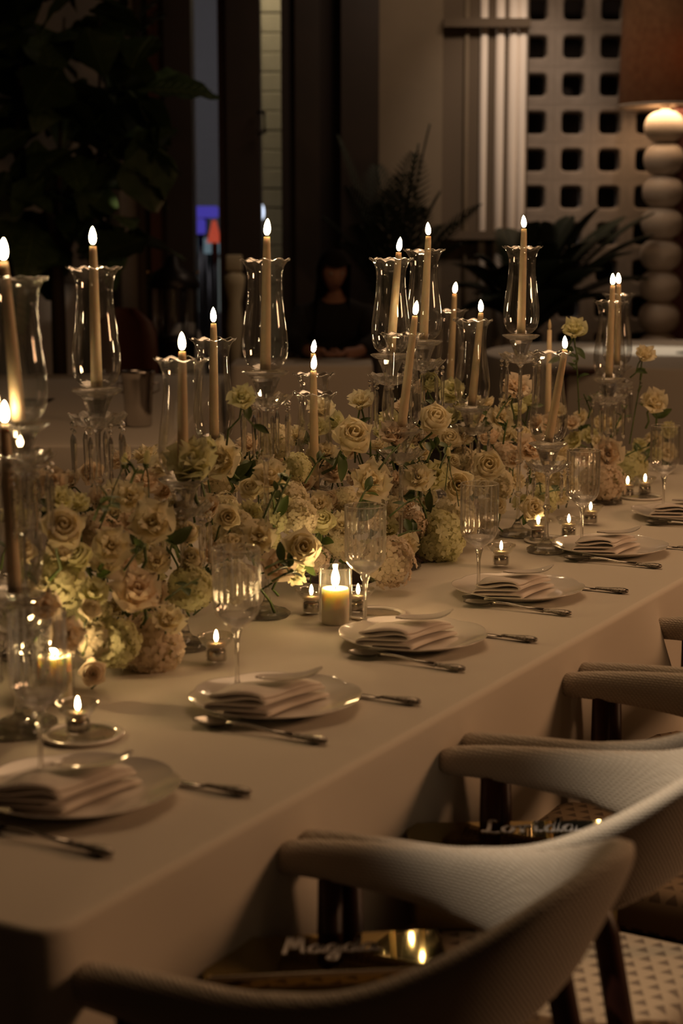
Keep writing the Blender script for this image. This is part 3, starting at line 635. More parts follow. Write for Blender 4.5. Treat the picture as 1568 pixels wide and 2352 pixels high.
# ---------------- flowers ----------------
def petal_mesh(w, h, curl, ruf, m, name='petal', nu=5, nv=8, seed=0):
    rows = []; rr = random.Random(seed)
    for i in range(nv):
        v = i/(nv-1); hw = w*1.04*(math.sin(PI*min(1, .09+v*.875))**.62); row = []
        for j in range(nu):
            u = -1+2*j/(nu-1); x = u*hw
            out = h*(.10+.75*v-.28*v*v)*math.sin(curl)+.55*h*max(0, v-.55)**2*1.5
            y = out-.32*w*u*u*(1-.3*v)+ruf*math.sin(u*5+seed)*v*v*w*.25
            z = h*v*math.cos(curl)*(1-.16*u*u*v)-.35*h*max(0, v-.72)**1.5+ruf*.12*h*v*v*math.sin(u*7+seed*2)
            row.append((x, y, z))
        rows.append(row)
    return MB().grid(rows).mesh(name, m)
def core_mesh(r, h, m, turns=3):
    mb = MB()
    for k in range(turns*3):
        a0 = k*2.1; rad = r*(.12+.78*k/(turns*3)); rows = []
        for i in range(4):
            v = i/3; row = []
            for j in range(6):
                a = a0+(-1+2*j/5)*1.15; q = rad*(.55+.5*math.sin(PI*min(1, .25+v*.5)))*(1+.06*j)
                row.append((q*math.cos(a), q*math.sin(a), h*(.1+.9*v)*(1-.10*abs(j-2.5)/2.5*v)*(1-.25*k/(turns*3))))
            rows.append(row)
        mb.grid(rows)
    mb.lathe([(.001, -h*.1), (r*.5, 0), (r*.7, h*.25), (r*.2, h*.5)], 8); return mb.mesh('bloom_core', m)
for nm_, c_ in (('petal', (.93, .86, .64)), ('petal_blush', (.92, .80, .63)), ('petal_green', (.84, .82, .52))):
    m_ = M[nm_]; nt = m_.node_tree; tr = nt.nodes.new('ShaderNodeBsdfTranslucent'); tr.inputs[0].default_value = (*c_, 1); mx = nt.nodes.new('ShaderNodeMixShader'); mx.inputs[0].default_value = .50
    nt.links.new(nt.nodes['Principled BSDF'].outputs[0], mx.inputs[1]); nt.links.new(tr.outputs[0], mx.inputs[2]); nt.links.new(mx.outputs[0], nt.nodes['Material Output'].inputs[0])
PB = {}
for key, m in (('c', 'petal'), ('b', 'petal_blush'), ('g', 'petal_green')):
    PB['ro', key] = [petal_mesh(.024, .040, .95, .25, m, seed=1), petal_mesh(.022, .038, .55, .2, m, seed=2)]
    PB['li', key] = [petal_mesh(.023, .042, 1.0, 1.1, m, seed=3), petal_mesh(.019, .036, .6, 1.0, m, seed=5)]
    PB['core', key] = core_mesh(.020, .030, m); PB['lcore', key] = core_mesh(.013, .022, m, 2)
calm = MB().lathe([(.002, -.012), (.006, -.008), (.009, 0), (.004, .004)], 8).mesh('calyx', 'stem_green')
leafm = None
def leaf_mesh(L, w, m, name='leaf', fold=.25, droop=.25, n=7):
    rows = []
    for i in range(n):
        v = i/(n-1); hw = w*math.sin(PI*min(1, .06+v*.92))**.9+.0004; rows.append([(u*hw, L*v, -droop*L*v*v+fold*hw*abs(u)) for u in (-1, -.5, 0, .5, 1)])
    return MB().grid(rows).mesh(name, m)
leafm = leaf_mesh(.035, .008, 'leaf_green')
coremesh_hy = MB().lathe([(.001, -.026), (.022, -.022), (.035, 0), (.026, .024), (.001, .035)], 10).mesh('flower_core', 'hy_core')
def hydrangea_mesh(r, n, seed):
    rr = random.Random(seed); mb = MB()
    for k in range(n):
        zf = 1-2*(k+.5)/n
        if zf < -.55: continue
        a = k*2.399963; s = math.sqrt(1-zf*zf); d = Vector((s*math.cos(a), s*math.sin(a), zf)); rad = r*rr.uniform(.80, 1.10)
        q = d.to_track_quat('Z', 'Y'); a1 = rr.uniform(0, 2); pr = .0088*rr.uniform(.8, 1.25)*r/.045; d0 = d; d = (d+Vector((rr.uniform(-.35, .35), rr.uniform(-.35, .35), rr.uniform(-.35, .35)))).normalized(); q = d.to_track_quat('Z', 'Y')
        for p in range(4):
            an = a1+p*PI/2; c, s_ = math.cos(an), math.sin(an)
            def P(x, y, z): return d0*rad+q@Vector((x*c-y*s_, x*s_+y*c, z+rr.uniform(-.0008, .0008)))
            rows = [[P(.0005, -.001, 0), P(.0006, 0, .0), P(.0005, .001, 0)], [P(pr*.6, -pr*.52, .0028), P(pr*.6, 0, -.0002), P(pr*.6, pr*.52, .0028)], [P(pr*1.15, -pr*.38, -.0012), P(pr*1.3, 0, .0012), P(pr*1.15, pr*.38, -.0012)]]
            mb.grid(rows)
    return mb
HYM = [hydrangea_mesh(.045, 150, s).mesh('floret_head', mm) for s, mm in ((1, 'petal'), (2, 'petal_green'), (3, 'petal_blush'))]
budm = MB().lathe([(.001, 0), (.006, .004), (.0095, .014), (.0085, .026), (.0045, .036), (.0035, .040), (.001, .039)], 10, mod=lambda a, r, z, k: (.0012*math.cos(3*a+z*90), 0)).mesh('bud_petals', 'petal_green')
proto = {}
def make_flower(kind, key):
    name = {'ro': 'rose', 'li': 'lisianthus', 'hy': 'hydrangea', 'bu': 'flower_bud'}[kind]
    t = thing(name, 'flower', {'ro': 'rose', 'li': 'flower', 'hy': 'hydrangea', 'bu': 'flower bud'}[kind])
    if kind in ('ro', 'li'):
        P = PB[kind, key]
        for ring, (n, z, sc_, me, tilt) in enumerate(((5, 0, 1.0, P[0], 0), (5 if kind == 'ro' else 4, .004, .82, P[1], 0))):
            for k in range(n):
                o = link('petal', me, t, (0, 0, z), (rnd.uniform(-.10, .10), rnd.uniform(-.08, .08), 2*PI*k/n+ring*.6+rnd.uniform(-.12, .12))); s = sc_*rnd.uniform(.92, 1.1); o.scale = (s, s, s*rnd.uniform(.92, 1.08))
        link('bloom_core', PB['core' if kind == 'ro' else 'lcore', key], t, (0, 0, .004)); link('calyx', calm, t)
    elif kind == 'hy': o = link('florets', HYM['cgb'.index(key)], t); o['kind'] = 'stuff'; link('flower_core', coremesh_hy, t)
    else: link('bud_petals', budm, t); link('calyx', calm, t, (0, 0, .002))
    return t
for kind in ('ro', 'li'):
    for key in 'cbg': proto[kind, key] = [make_flower(kind, key) for _ in range(2)]
for key in 'cgb': proto['hy', key] = [make_flower('hy', key)]
proto['bu', 'c'] = [make_flower('bu', 'c')]
used = set()
RAD = {'ro': .033, 'li': .034, 'hy': .050, 'bu': .02}
def stemmesh(vec, leaves):
    v = Vector(vec); side = v.cross(Vector((0, 0, 1))); side = side.normalized() if side.length > 1e-4 else Vector((1, 0, 0))
    P = [Vector((0, 0, 0)), v*.35+side*.008*rnd.uniform(-1, 1), v*.7+side*.01*rnd.uniform(-1, 1), v]; mb = MB().tube(P, [.0020, .0019, .0021, .0023], 6); return mb.mesh('stem', 'stem_green'), P
def flower(kind, key, p, size, axis, label, group=None, stem=True, drop=None):
    pr = rnd.choice(proto[kind, key])
    if id(pr) not in used: used.add(id(pr)); f = pr
    else: f = copy_tree(pr)
    f['label'] = label
    if group: f['group'] = group
    sc_ = size/RAD[kind]; f.location = p; f.scale = (sc_,)*3
    q = Vector(axis).normalized().to_track_quat('Z', 'Y'); f.rotation_mode = 'QUATERNION'; f.rotation_quaternion = q@Euler((0, 0, rnd.uniform(0, 6))).to_quaternion()
    if stem:
        back = -Vector(axis).normalized(); L = drop or rnd.uniform(.06, .12); v = (back*.7+Vector((0, 0, -.6))+Vector((rnd.uniform(-.3, .3), rnd.uniform(-.3, .3), 0)))*L
        if p[2]+v.z < TOP+.015: v.z = -(max(.0, p[2]-TOP-.015))
        if v.length > .02:
            loc = q.inverted(); qq = f.rotation_quaternion.inverted(); me, P = stemmesh(qq@(v/sc_), 0); link('stem', me, f)
            if rnd.random() < .18 and kind != 'hy':
                for k in range(2): link('leaf', leafm, f, P[1]+(P[2]-P[1])*rnd.random(), (rnd.uniform(-.5, 1.2), rnd.uniform(-.5, .5), rnd.uniform(0, 6)))
    return f
CC = Vector((-.70, 0, .80))
def axis_for(p, face=.6):
    v = Vector((p.x+.70, 0, (p.z-.86)))*3 + (CAM-p).normalized()*face + Vector((rnd.uniform(-.5, .5), rnd.uniform(-.5, .5), rnd.uniform(-.1, .7))); return v
# flowers that can be told apart: kind, colour, x, y, diameter in px, X on the table, label
KF = [('ro','c',140,1225,130,-.60,'large open cream rose at the near left of the blossoms'), ('ro','b',215,1543,84,-.55,'blush rose lying low in front of the near hydrangeas'), ('li','c',250,1262,112,-.64,'pale blossom right of the large near rose'),
 ('li','c',352,1212,128,-.60,'wide ruffled blossom above the green stems at the near end'), ('li','b',315,1372,150,-.58,'big ruffled white blossom above the near hydrangea'), ('ro','c',205,1405,70,-.55,'small round cream ranunculus-like rose by the nearest pillar candle'),
 ('hy','b',345,1482,150,-.60,'white hydrangea head resting at the near end of the cloth'), ('hy','g',262,1475,120,-.60,'greenish hydrangea head behind the low blush rose'), ('hy','g',130,1335,140,-.70,'greenish hydrangea head below the large near rose'),
 ('li','g',440,1080,150,-.62,'spiky pale blossom around the foot of the near taper'), ('li','c',520,1065,120,-.78,'ruffled blossom behind the middle-height tapers'), ('ro','c',520,1190,78,-.62,'small cream rose below the middle-height tapers'),
 ('ro','c',688,1265,118,-.56,'cream rose turned away, left of the pillar candle'), ('li','c',596,1238,100,-.60,'cream blossom left of the turned-away rose'), ('li','c',300,1150,100,-.68,'ruffled blossom below the ice bucket'), ('li','g',132,1152,80,-.70,'small pointed blossom on top of the large near rose'),
 ('bu','c',284,1070,30,-.66,'closed white bud nearest the ice bucket'), ('bu','c',335,1068,34,-.66,'closed white bud beside the near middle-height taper'), ('li','g',556,920,76,-.62,'ruffled blossom high against the tall middle candlestick'),
 ('li','c',620,1110,110,-.66,'cup-shaped blossom behind crossed green stems'), ('ro','c',803,1013,120,-.66,'large cream rose right of the short twin tapers'), ('li','c',845,1118,120,-.60,'ruffled blossom above the wine glass by the pillar candle'),
 ('hy','b',893,1290,120,-.53,'white hydrangea head right of the pillar candle'), ('hy','g',1005,1235,130,-.60,'large greenish hydrangea head low between the wine glasses'), ('hy','c',1045,1195,110,-.62,'cream hydrangea head left of the fourth wine glass'),
 ('ro','c',990,972,98,-.66,'open cream rose below the leaning tapers'), ('ro','g',986,885,68,-.72,'small cream rose high between the leaning tapers'), ('li','c',828,930,72,-.74,'pointed pale blossom left of the leaning tall candlestick'),
 ('li','b',905,1010,90,-.64,'ruffled blossom at the foot of the leaning tapers'), ('ro','c',1050,1118,100,-.58,'large cream rose just left of the fourth wine glass'), ('li','g',1043,905,78,-.78,'pale rose-like blossom behind the middle-height far taper'),
 ('li','b',1182,898,84,-.66,'blush ruffled blossom right of the middle-height far taper'), ('ro','c',1214,1170,80,-.52,'drooping cream rose above the three grouped tealights'), ('li','c',1145,965,78,-.62,'pale blossom with a dark stem over the far roses'),
 ('li','b',1215,1040,92,-.58,'blush ruffled blossom above the three grouped tealights'), ('li','g',1318,765,68,-.62,'tall single blossom standing highest at the far end'), ('li','c',1475,820,58,-.55,'tall pale blossom right of the two close flames'),
 ('li','c',1497,930,74,-.52,'open pale blossom above the farthest wine glass'), ('li','b',1395,1045,84,-.56,'blush blossom behind the fifth wine glass'), ('hy','b',1385,1110,100,-.56,'white hydrangea head behind the fifth wine glass'),
 ('hy','g',1448,1075,80,-.62,'greenish hydrangea head above the two farthest tealights'), ('li','c',740,950,80,-.80,'spiky pale blossom behind the short twin tapers'), ('ro','c',400,1180,84,-.66,'cream rose half hidden under the near taper'), ('li','g',1000,1095,90,-.60,'yellowish ruffled blossom among the open roses'),
 ('li','c',960,1105,86,-.59,'pale round blossom above the green hydrangea'), ('ro','c',1115,1075,96,-.61,'cream rose behind the fourth wine glass'), ('bu','c',1030,1050,22,-.55,'small green bud on a thin stem among the far roses')]
placed = []
for kind, key, x, y, dpx, X_, lab in KF:
    p = atx(x, y, X_); dist = (p-CAM).dot(VD); size = dpx/2*dist/FPX
    if p.z < TOP+size*.55: p.z = TOP+size*.55
    flower(kind, key, p, size*1.05, axis_for(p, 1.5) if kind != 'bu' else Vector((rnd.uniform(-.3, .3), 0, 1)), lab); placed.append((x, y, dpx))
topb = [(60,1150),(130,1125),(280,1080),(400,1060),(520,1045),(600,1020),(680,1020),(760,985),(850,990),(950,930),(1000,890),(1100,930),(1200,900),(1300,965),(1400,975),(1500,920),(1600,900)]
botb = [(60,1390),(150,1470),(250,1510),(380,1490),(420,1420),(500,1370),(620,1350),(700,1330),(800,1310),(900,1320),(940,1285),(1050,1255),(1100,1220),(1200,1180),(1300,1140),(1420,1130),(1450,1080),(1600,1010)]
def ip(tab, x):
    for (a, b), (c, d) in zip(tab, tab[1:]):
        if x <= c: return b+(d-b)*max(0, (x-a))/(c-a)
    return tab[-1][1]
filler = []; xx = 60
while xx < 1600:
    yt, yb = ip(topb, xx), ip(botb, xx); step = 68-26*(xx/1568); y = yt
    while y <= yb:
        x = xx+rnd.uniform(-.35, .35)*step; yy = y+rnd.uniform(-.3, .3)*step; q = (yy-yt)/(yb-yt+1e-6)
        X_ = -.80+.24*max(0, min(1, q))+rnd.uniform(-.05, .04); p = atx(x, yy, X_)
        near = any((x-a)**2+(yy-b)**2 < (c*.36)**2 for a, b, c in placed)
        if near: X_ -= .10; p = atx(x, yy, X_)
        size = rnd.uniform(.030, .044); kind = rnd.choices(('li', 'ro', 'hy'), (.5, .25, .25 if q > .4 else .08))[0]; key = rnd.choice('ccbg')
        if p.z > TOP+size*.5 and p.y < 4.15:
            f = flower(kind, key, p, size*(1.1 if kind == 'hy' else 1), axis_for(p, .9), '-'); filler.append((f, kind, key, x, yy, q))
        y += step
    xx += step*.82
LM = [(60,1200,'at the near end of the flowers'), (212,1090,'below the ice bucket taper'), (170,1420,'by the nearest pillar candle'), (418,1150,'under the near taper'), (490,1330,'by the second wine glass'), (610,1060,'under the tall middle taper'), (720,1120,'around the short twin tapers'),
      (690,1330,'by the middle pillar candle'), (838,1180,'by the third wine glass'), (900,1000,'under the leaning tall taper'), (1000,900,'under the straight tall taper'), (990,1180,'over the greenish hydrangea'), (1112,1170,'by the fourth wine glass'), (1095,960,'under the far leaning taper'),
      (1205,900,'under the taper by the pilaster'), (1240,1090,'over the three grouped tealights'), (1343,1080,'by the fifth wine glass'), (1300,960,'around the short leaning taper'), (1410,900,'under the two close flames'), (1440,1060,'over the two farthest tealights'), (1540,960,'behind the farthest wine glass'), (320,1290,'above the near hydrangeas')]
bins = {}
for f, kind, key, x, y, q in filler:
    l = min(LM, key=lambda c: (c[0]-x)**2+(c[1]-y)**2)[2]; bins.setdefault((kind, key, l), []).append((x, f))
ON = ['leftmost', 'second from the left', 'third from the left', 'fourth from the left', 'fifth from the left', 'sixth from the left']
for (kind, key, l), fs in bins.items():
    nm_ = {'c': 'cream', 'b': 'blush', 'g': 'yellowish'}[key]+' '+{'li': 'ruffled blossom', 'ro': 'small rose', 'hy': 'hydrangea cluster'}[kind]
    for k, (x, f) in enumerate(sorted(fs, key=lambda c: c[0])):
        f['label'] = nm_+' '+l+('' if len(fs) == 1 else ', '+ON[min(k, 5)] if len(fs) > 2 else ', '+('left one' if k == 0 else 'right one')); f['group'] = {'li': 'ruffled blossoms', 'ro': 'small roses', 'hy': 'hydrangea heads'}[kind]+' massed along the table'
for ps in list(proto.values()):
    for pr in ps:
        if id(pr) not in used:
            for ch in list(pr.children): bpy.data.objects.remove(ch)
            bpy.data.objects.remove(pr)
# green sprigs crossing the blossoms
def sprig(p0, p1, label, group='green stems among the blossoms', nl=3, w=1):
    t = thing('green_sprig', label, 'stem', p0, 0, group); v = Vector(p1)-Vector(p0)
    MB().tube([(0, 0, 0), v*.5+Vector((0, 0, .004)), v], [.0026*w, .0023*w, .0018*w], 6).obj('stem', 'stem_green', t)
    for k in range(nl):
        o = link('leaf', leafm, t, v*(.55+.4*k/max(1, nl)), (rnd.uniform(0, 1.4), rnd.uniform(-.6, .6), rnd.uniform(0, 6))); s = rnd.uniform(.7, 1.25); o.scale = (s*w, s*w, s)
SPR = [(285,1310,335,1250,-.52,'dark stem under the wide ruffled near blossom'),(380,1378,455,1330,-.52,'long cut stem beside the dark crystal base'),(215,1195,240,1140,-.58,'pair stem beside the large near rose'),(230,1198,262,1145,-.57,'second pair stem beside the large near rose'),
 (300,1110,318,1075,-.6,'stem of the near closed bud'),(605,1190,655,1080,-.54,'tall crossing stem under the cup-shaped blossom'),(628,1180,668,1092,-.55,'second crossing stem under the cup-shaped blossom'),(610,1305,668,1285,-.5,'upper of three cut stems left of the pillar candle'),(616,1320,672,1298,-.5,'middle of three cut stems left of the pillar candle'),
 (625,1335,680,1312,-.5,'lowest of three cut stems left of the pillar candle'),(895,1185,960,1140,-.52,'leafy cut stem right of the third wine glass'),(870,1078,918,1020,-.56,'leafy stem under the leaning tapers'),(915,1230,965,1218,-.5,'cut stem over the greenish hydrangea'),(820,1165,850,1110,-.55,'leafy stem above the third wine glass'),
 (1240,1135,1300,1125,-.5,'cut stem over the three grouped tealights'),(1140,960,1165,922,-.56,'dark stem by the far ruffled blossom'),(1330,950,1322,800,-.62,'long stem of the highest far blossom'),(1155,1020,1165,965,-.55,'dark upright stem over the far roses'),(1410,1060,1500,1020,-.54,'leafy stem beside the farthest wine glass'),
 (1445,1020,1475,850,-.56,'long stem of the tall pale far blossom'),(1400,1010,1440,930,-.56,'leafy upright stem at the far end'),(1350,960,1372,900,-.6,'leafy stem behind the far blossoms'),(1010,1075,1035,1020,-.55,'thin budded stem among the open roses'),(700,1110,745,1040,-.6,'leafy stem beside the short twin tapers'),(980,1060,1000,1020,-.56,'leafy stem below the open cream rose'),
 (470,1140,455,1085,-.6,'leafy stem below the middle-height tapers'),(1360,960,1340,905,-.62,'forked leafy stem at the far end'),(1480,1060,1510,1005,-.55,'dark stem close behind the farthest wine glass')]
for x0, y0, x1, y1, X_, lab in SPR: sprig(atx(x0, y0, X_), atx(x1, y1, X_+rnd.uniform(-.03, .02)), lab)

# ---------------- background furnishings and plants ----------------
# ice bucket
b = room(X(310, 7.25), 7.25, .753); t = thing('ice_bucket', 'small silver wine bucket on the brown-lit table', 'bucket', b, YAW)
MB().lathe([(.001, 0), (.052, 0), (.055, .005), (.060, .10), (.068, .20), (.071, .225), (.074, .232), (.071, .238), (.067, .230), (.060, .15), (.050, .01), (.001, .008)], 40, mod=lambda a, r, z, k: (.0012*math.cos(18*a)*(r > .05), 0)).obj('bucket_body', 'steel', t)
for sx in (-1, 1): MB().tube([(sx*.066, 0, .18), (sx*.088, 0, .185), (sx*.090, 0, .15), (sx*.062, 0, .14)], .004).obj('handle', 'steel', t)
# black floor lantern
b = room(X(395, 11), 11, 0); t = thing('floor_lantern', 'tall round black lantern standing against the window post', 'lantern', b, YAW); ztop = py2z(590, 11)
MB().lathe([(.001, 0), (.17, 0), (.17, .08), (.14, .12), (.14, .85), (.155, .88), (.155, .92), (.001, .92)], 24).obj('base', 'black_metal', t)
for k in range(6): a = k*PI/3; MB().tube([(.145*math.cos(a), .145*math.sin(a), .9), (.145*math.cos(a), .145*math.sin(a), ztop-.18)], .010).obj('post', 'black_metal', t)
MB().lathe([(.132, .92), (.132, ztop-.19)], 24).obj('lantern_glass', 'clear_glass', t)
MB().lathe([(.165, ztop-.20), (.170, ztop-.17), (.13, ztop-.10), (.06, ztop-.06), (.04, ztop), (.001, ztop+.02)], 24).obj('roof', 'black_metal', t)
for sx in (-1, 1): MB().lathe([(.001, -.012), (.012, 0), (.001, .012)], 8, (sx*.16, 0, ztop-.1)).obj('knob', 'brass', t)
# carved pedestal by the window
b = room(X(537, 11.9), 11.9, 0); t = thing('carved_pedestal', 'pale carved baluster stand by the dark window frame', 'stand', b, YAW); zt = py2z(582, 11.9)
MB().lathe([(.001, 0), (.09, 0), (.09, .05), (.05, .10), (.04, zt-.7), (.06, zt-.5), (.045, zt-.34), (.07, zt-.22), (.075, zt-.16), (.045, zt-.13), (.001, zt-.12)], 20).obj('baluster', 'stone', t)
MB().box((0, 0, zt-.065), (.11, .11, .11), 0, .01).obj('top_block', 'stone', t)
# upholstered side chairs in the distance
def side_chair(label, px, d, ztop, rz, m, w=.46, sh_=.43):
    t = thing('side_chair', label, 'chair', room(X(px, d), d, 0), YAW+rz)
    MB().box((0, 0, sh_), (w, .44, .09), 0, .03).obj('seat', m, t)
    rows = []
    for i in range(9):
        v = i/8; hw = w/2*(1 if v < .7 else math.sqrt(max(.05, 1-((v-.7)/.32)**2))); z = sh_+.02+(ztop-sh_-.02)*v
        rows.append([(u*hw, .20+.05*v-.05*(1-u*u)+.0, z) for u in (-1, -.5, 0, .5, 1)]+[(u*hw, .25+.05*v-.05*(1-u*u), z) for u in (1, .5, 0, -.5, -1)])
    MB().grid(rows, True, True).obj('backrest', m, t)
    for sx in (-1, 1):
        for sy in (-1, 1): MB().tube([(sx*w*.42, sy*.18, 0), (sx*w*.42, sy*.18, sh_-.03)], [.014, .02]).obj('leg', 'dark_wood', t)
side_chair('dark red round-backed chair beyond the ice bucket table', 318, 10.7, 1.12, 2.9, 'leather', .40)
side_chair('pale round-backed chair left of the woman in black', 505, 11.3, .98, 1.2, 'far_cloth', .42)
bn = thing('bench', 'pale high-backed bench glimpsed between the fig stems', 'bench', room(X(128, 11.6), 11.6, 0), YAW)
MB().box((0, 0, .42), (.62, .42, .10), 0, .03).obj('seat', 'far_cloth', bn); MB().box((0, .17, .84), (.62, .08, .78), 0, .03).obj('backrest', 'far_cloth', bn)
for sx in (-1, 1):
    for sy in (-1, 1): MB().box((sx*.26, sy*.16, .18), (.05, .05, .36)).obj('leg', 'dark_wood', bn, False)
# table lamp with stacked ceramic globes
dL = 11.95; b = room(X(1519, dL), dL, 0); t = thing('stacked_globe_lamp', 'tall lamp of stacked pale ceramic globes under a burlap shade', 'lamp', b, YAW)
kz = dL/FPX
for k, (y, r, hh) in enumerate(((292, 46, 36), (366, 46, 38), (440, 47, 38), (512, 48, 38), (585, 48, 38), (657, 48, 38), (729, 48, 38), (801, 48, 38), (873, 48, 38))):
    z = py2z(y, dL); MB().lathe([(.012, -hh*kz)]+[(max(.012, r*kz*math.sin(PI*i/12)**.72), -hh*kz*math.cos(PI*i/12)) for i in range(1, 12)]+[(.012, hh*kz)], 28, (0, 0, z)).obj('globe', 'ceramic', t)
MB().lathe([(.001, 0), (.20, 0), (.20, .04), (.10, .08), (.09, py2z(870, dL)), (.001, py2z(870, dL))], 24).obj('base', 'ceramic', t)
MB().tube([(0, 0, .1), (0, 0, py2z(150, dL))], .034, 12).obj('pole', 'ceramic', t)
zs0, zs1 = py2z(244, dL), py2z(-190, dL); sh = MB().lathe([(.318, zs0), (.300, zs1), (.296, zs1), (.314, zs0+.003)], 40).obj('lamp_shade', 'lampshade', t)
MB().lathe([(.001, zs0+.02), (.30, zs0+.02), (.325, zs0+.004), (.325, zs0-.010), (.30, zs0-.008), (.001, zs0+.010)], 40).obj('diffuser', 'ceramic', t)
MB().lathe([(.001, -.05), (.04, -.02), (.045, .02), (.001, .06)], 12, (0, 0, zs0+.35)).obj('light_bulb', 'lamp_bulb', t)
for nm_, zz, en in (('bulb_light', zs0+.35, 6),):
    l = bpy.data.lights.new(nm_, 'POINT'); l.energy = en; l.color = (1, .58, .28); l.shadow_soft_size = .05; link(nm_, l, t, (.10, -.1, zz))
l = bpy.data.lights.new('down_light', 'AREA'); l.shape = 'DISK'; l.size = .5; l.energy = 6; l.color = (1, .62, .34); link('down_light', l, t, (0, 0, zs0-.02))

# fiddle-leaf fig
fig = thing('fiddle_leaf_fig', 'huge dark fiddle-leaf fig tree filling the corner by the window', 'plant', room(X(130, 10.7), 10.7, 0), YAW)
MB().lathe([(.001, 0), (.20, 0), (.25, .40), (.27, .42), (.25, .44), (.23, .38), (.001, .37)], 28).obj('pot', 'terracotta', fig)
def fl_leaf(seed):
    rows = []; rr = random.Random(seed); L = .40; bend = rr.uniform(.1, .5)
    for i in range(11):
        v = i/10; w = .125*(math.sin(PI*min(1, .04+v*.93))**.75)*(1+.35*math.sin(v*PI*1.6-1.2)); w = max(w, .002)
        rows.append([(u*w, L*v, -bend*L*v*v*.9+.18*w*abs(u)+.010*math.sin(v*22+3*u)*abs(u)) for u in (-1, -.66, -.33, 0, .33, .66, 1)])
    vn = MB(); vn.tube([(0, L*i/10, -bend*L*(i/10)**2*.9+.002) for i in range(10)], .0028, 5)
    for i in range(2, 9):
        v = i/10; w = .10
        for s in (-1, 1): vn.tube([(0, L*v, -bend*L*v*v*.9+.002), (s*w*.75, L*(v+.12), -bend*L*(v+.12)**2*.9+.018)], .0014, 4)
    return MB().grid(rows).mesh('leaf', 'fig_leaf'), vn.mesh('vein', 'leaf_vein')
LV = [fl_leaf(s) for s in range(4)]
base = fig.location.copy(); Rinv = Euler((0, 0, -YAW)).to_matrix()
def tofig(p): return Rinv@(p-base)
tops = [(60,120),(160,40),(250,170),(330,240),(90,330),(200,420),(300,380),(150,520),(260,560),(40,480),(350,180),(240,20)]
for i, (px, py) in enumerate(tops):
    e = tofig(room(X(px, 10.5+.1*(i % 4)), 10.5+.1*(i % 4), py2z(py, 10.6))); s = Vector((-.10+.10*(i % 3), .03*(i % 2), .38)); mid = Vector((s.x*2.2+(i % 3-1)*.04, e.y*.4, 1.25+.05*i % .4))
    MB().tube([s, (s+mid)/2, mid, (mid+e)/2+Vector((0, 0, .06)), e], [.045, .042, .034, .014, .006], 8).obj('branch', 'bark', fig)
keyl = [(55,265,.95,1.9),(312,385,1.0,-.2),(300,190,1.1,-.1),(350,210,1.2,0),(300,330,1.0,.1),(230,600,1.1,-.6),(310,560,1.1,-.5),(120,60,1.0,2.4),(180,190,1.1,.3),(60,560,1.0,2.2),(250,500,1.0,-.9)]
li = 0
def fig_leaf(px, py, sc_, ang, d, tilt):
    global li
    me, vn = LV[li % 4]; li += 1
    o = link('leaf', me, fig, tofig(room(X(px, d), d, py2z(py, d)))); o.rotation_euler = (tilt, rnd.uniform(-.5, .5), ang); o.scale = (sc_,)*3; link('vein', vn, o)
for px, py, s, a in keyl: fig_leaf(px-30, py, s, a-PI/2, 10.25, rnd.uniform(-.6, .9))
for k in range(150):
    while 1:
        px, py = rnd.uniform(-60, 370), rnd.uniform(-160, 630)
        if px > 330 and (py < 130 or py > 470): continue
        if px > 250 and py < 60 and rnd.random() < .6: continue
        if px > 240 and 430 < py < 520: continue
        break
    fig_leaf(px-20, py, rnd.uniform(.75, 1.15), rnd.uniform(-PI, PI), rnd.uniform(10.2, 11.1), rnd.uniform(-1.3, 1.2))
# palms
def frond(mb, p0, p1, sag, nl, ll, w, up=Vector((0, 0, 1))):
    p0 = Vector(p0); p1 = Vector(p1); P = []
    for i in range(nl+1):
        t = i/nl; P.append(p0.lerp(p1, t)+Vector((0, 0, sag*4*t*(1-t))))
    mb.tube(P[::max(1, nl//8)]+[P[-1]], .007, 5)
    for i in range(2, nl):
        t = i/nl; d = (P[i+1]-P[i-1]).normalized() if i < nl else (P[i]-P[i-1]).normalized(); side = d.cross(up); side = side.normalized() if side.length > .01 else VR; L = ll*math.sin(PI*min(1, .18+t*.78))
        for s in (-1, 1):
            tip = P[i]+(side*s*.75+d*.7+Vector((0, 0, .15)))*L; n_ = d*w; m1 = (P[i]+tip)/2+Vector((0, 0, .05*L))
            mb.grid([[P[i]-n_*.6, P[i]+n_*.6], [m1-n_, m1+n_], [tip-n_*.1+Vector((0, 0, -.12*L)), tip+n_*.1+Vector((0, 0, -.12*L))]])
def palm(name, label, px, d, zc, tips, nl, ll, w, sag):
    b = room(X(px, d), d, 0); t = thing(name, label, 'plant', b, 0)
    MB().lathe([(.001, 0), (.17, 0), (.21, .34), (.23, .36), (.20, .37), (.001, .33)], 24).obj('pot', 'terracotta', t)
    MB().tube([(0, 0, .33), (0, 0, zc)], [.06, .045], 10).obj('trunk', 'bark', t)
    for (tx, ty, td) in tips:
        mb = MB(); frond(mb, Vector((0, 0, zc)), room(X(tx, d+td), d+td, py2z(ty, d+td))-b, sag, nl, ll, w); mb.obj('frond', 'palm_leaf', t)
palm('kentia_palm', 'dark feathery palm behind the woman, before the tan wall panel', 905, 11.6, .95, [(985,285,0),(775,310,.1),(950,350,-.2),(1010,440,0),(800,430,-.2),(865,380,.2),(1100,470,-.3),(740,500,0),(1060,560,-.3),(925,400,-.3),(1010,520,.1),(880,470,-.4),(830,520,-.4),(960,330,0),(900,440,-.1),(960,480,-.2),(1050,510,0),(780,560,-.2)], 22, .26, .012, .10)
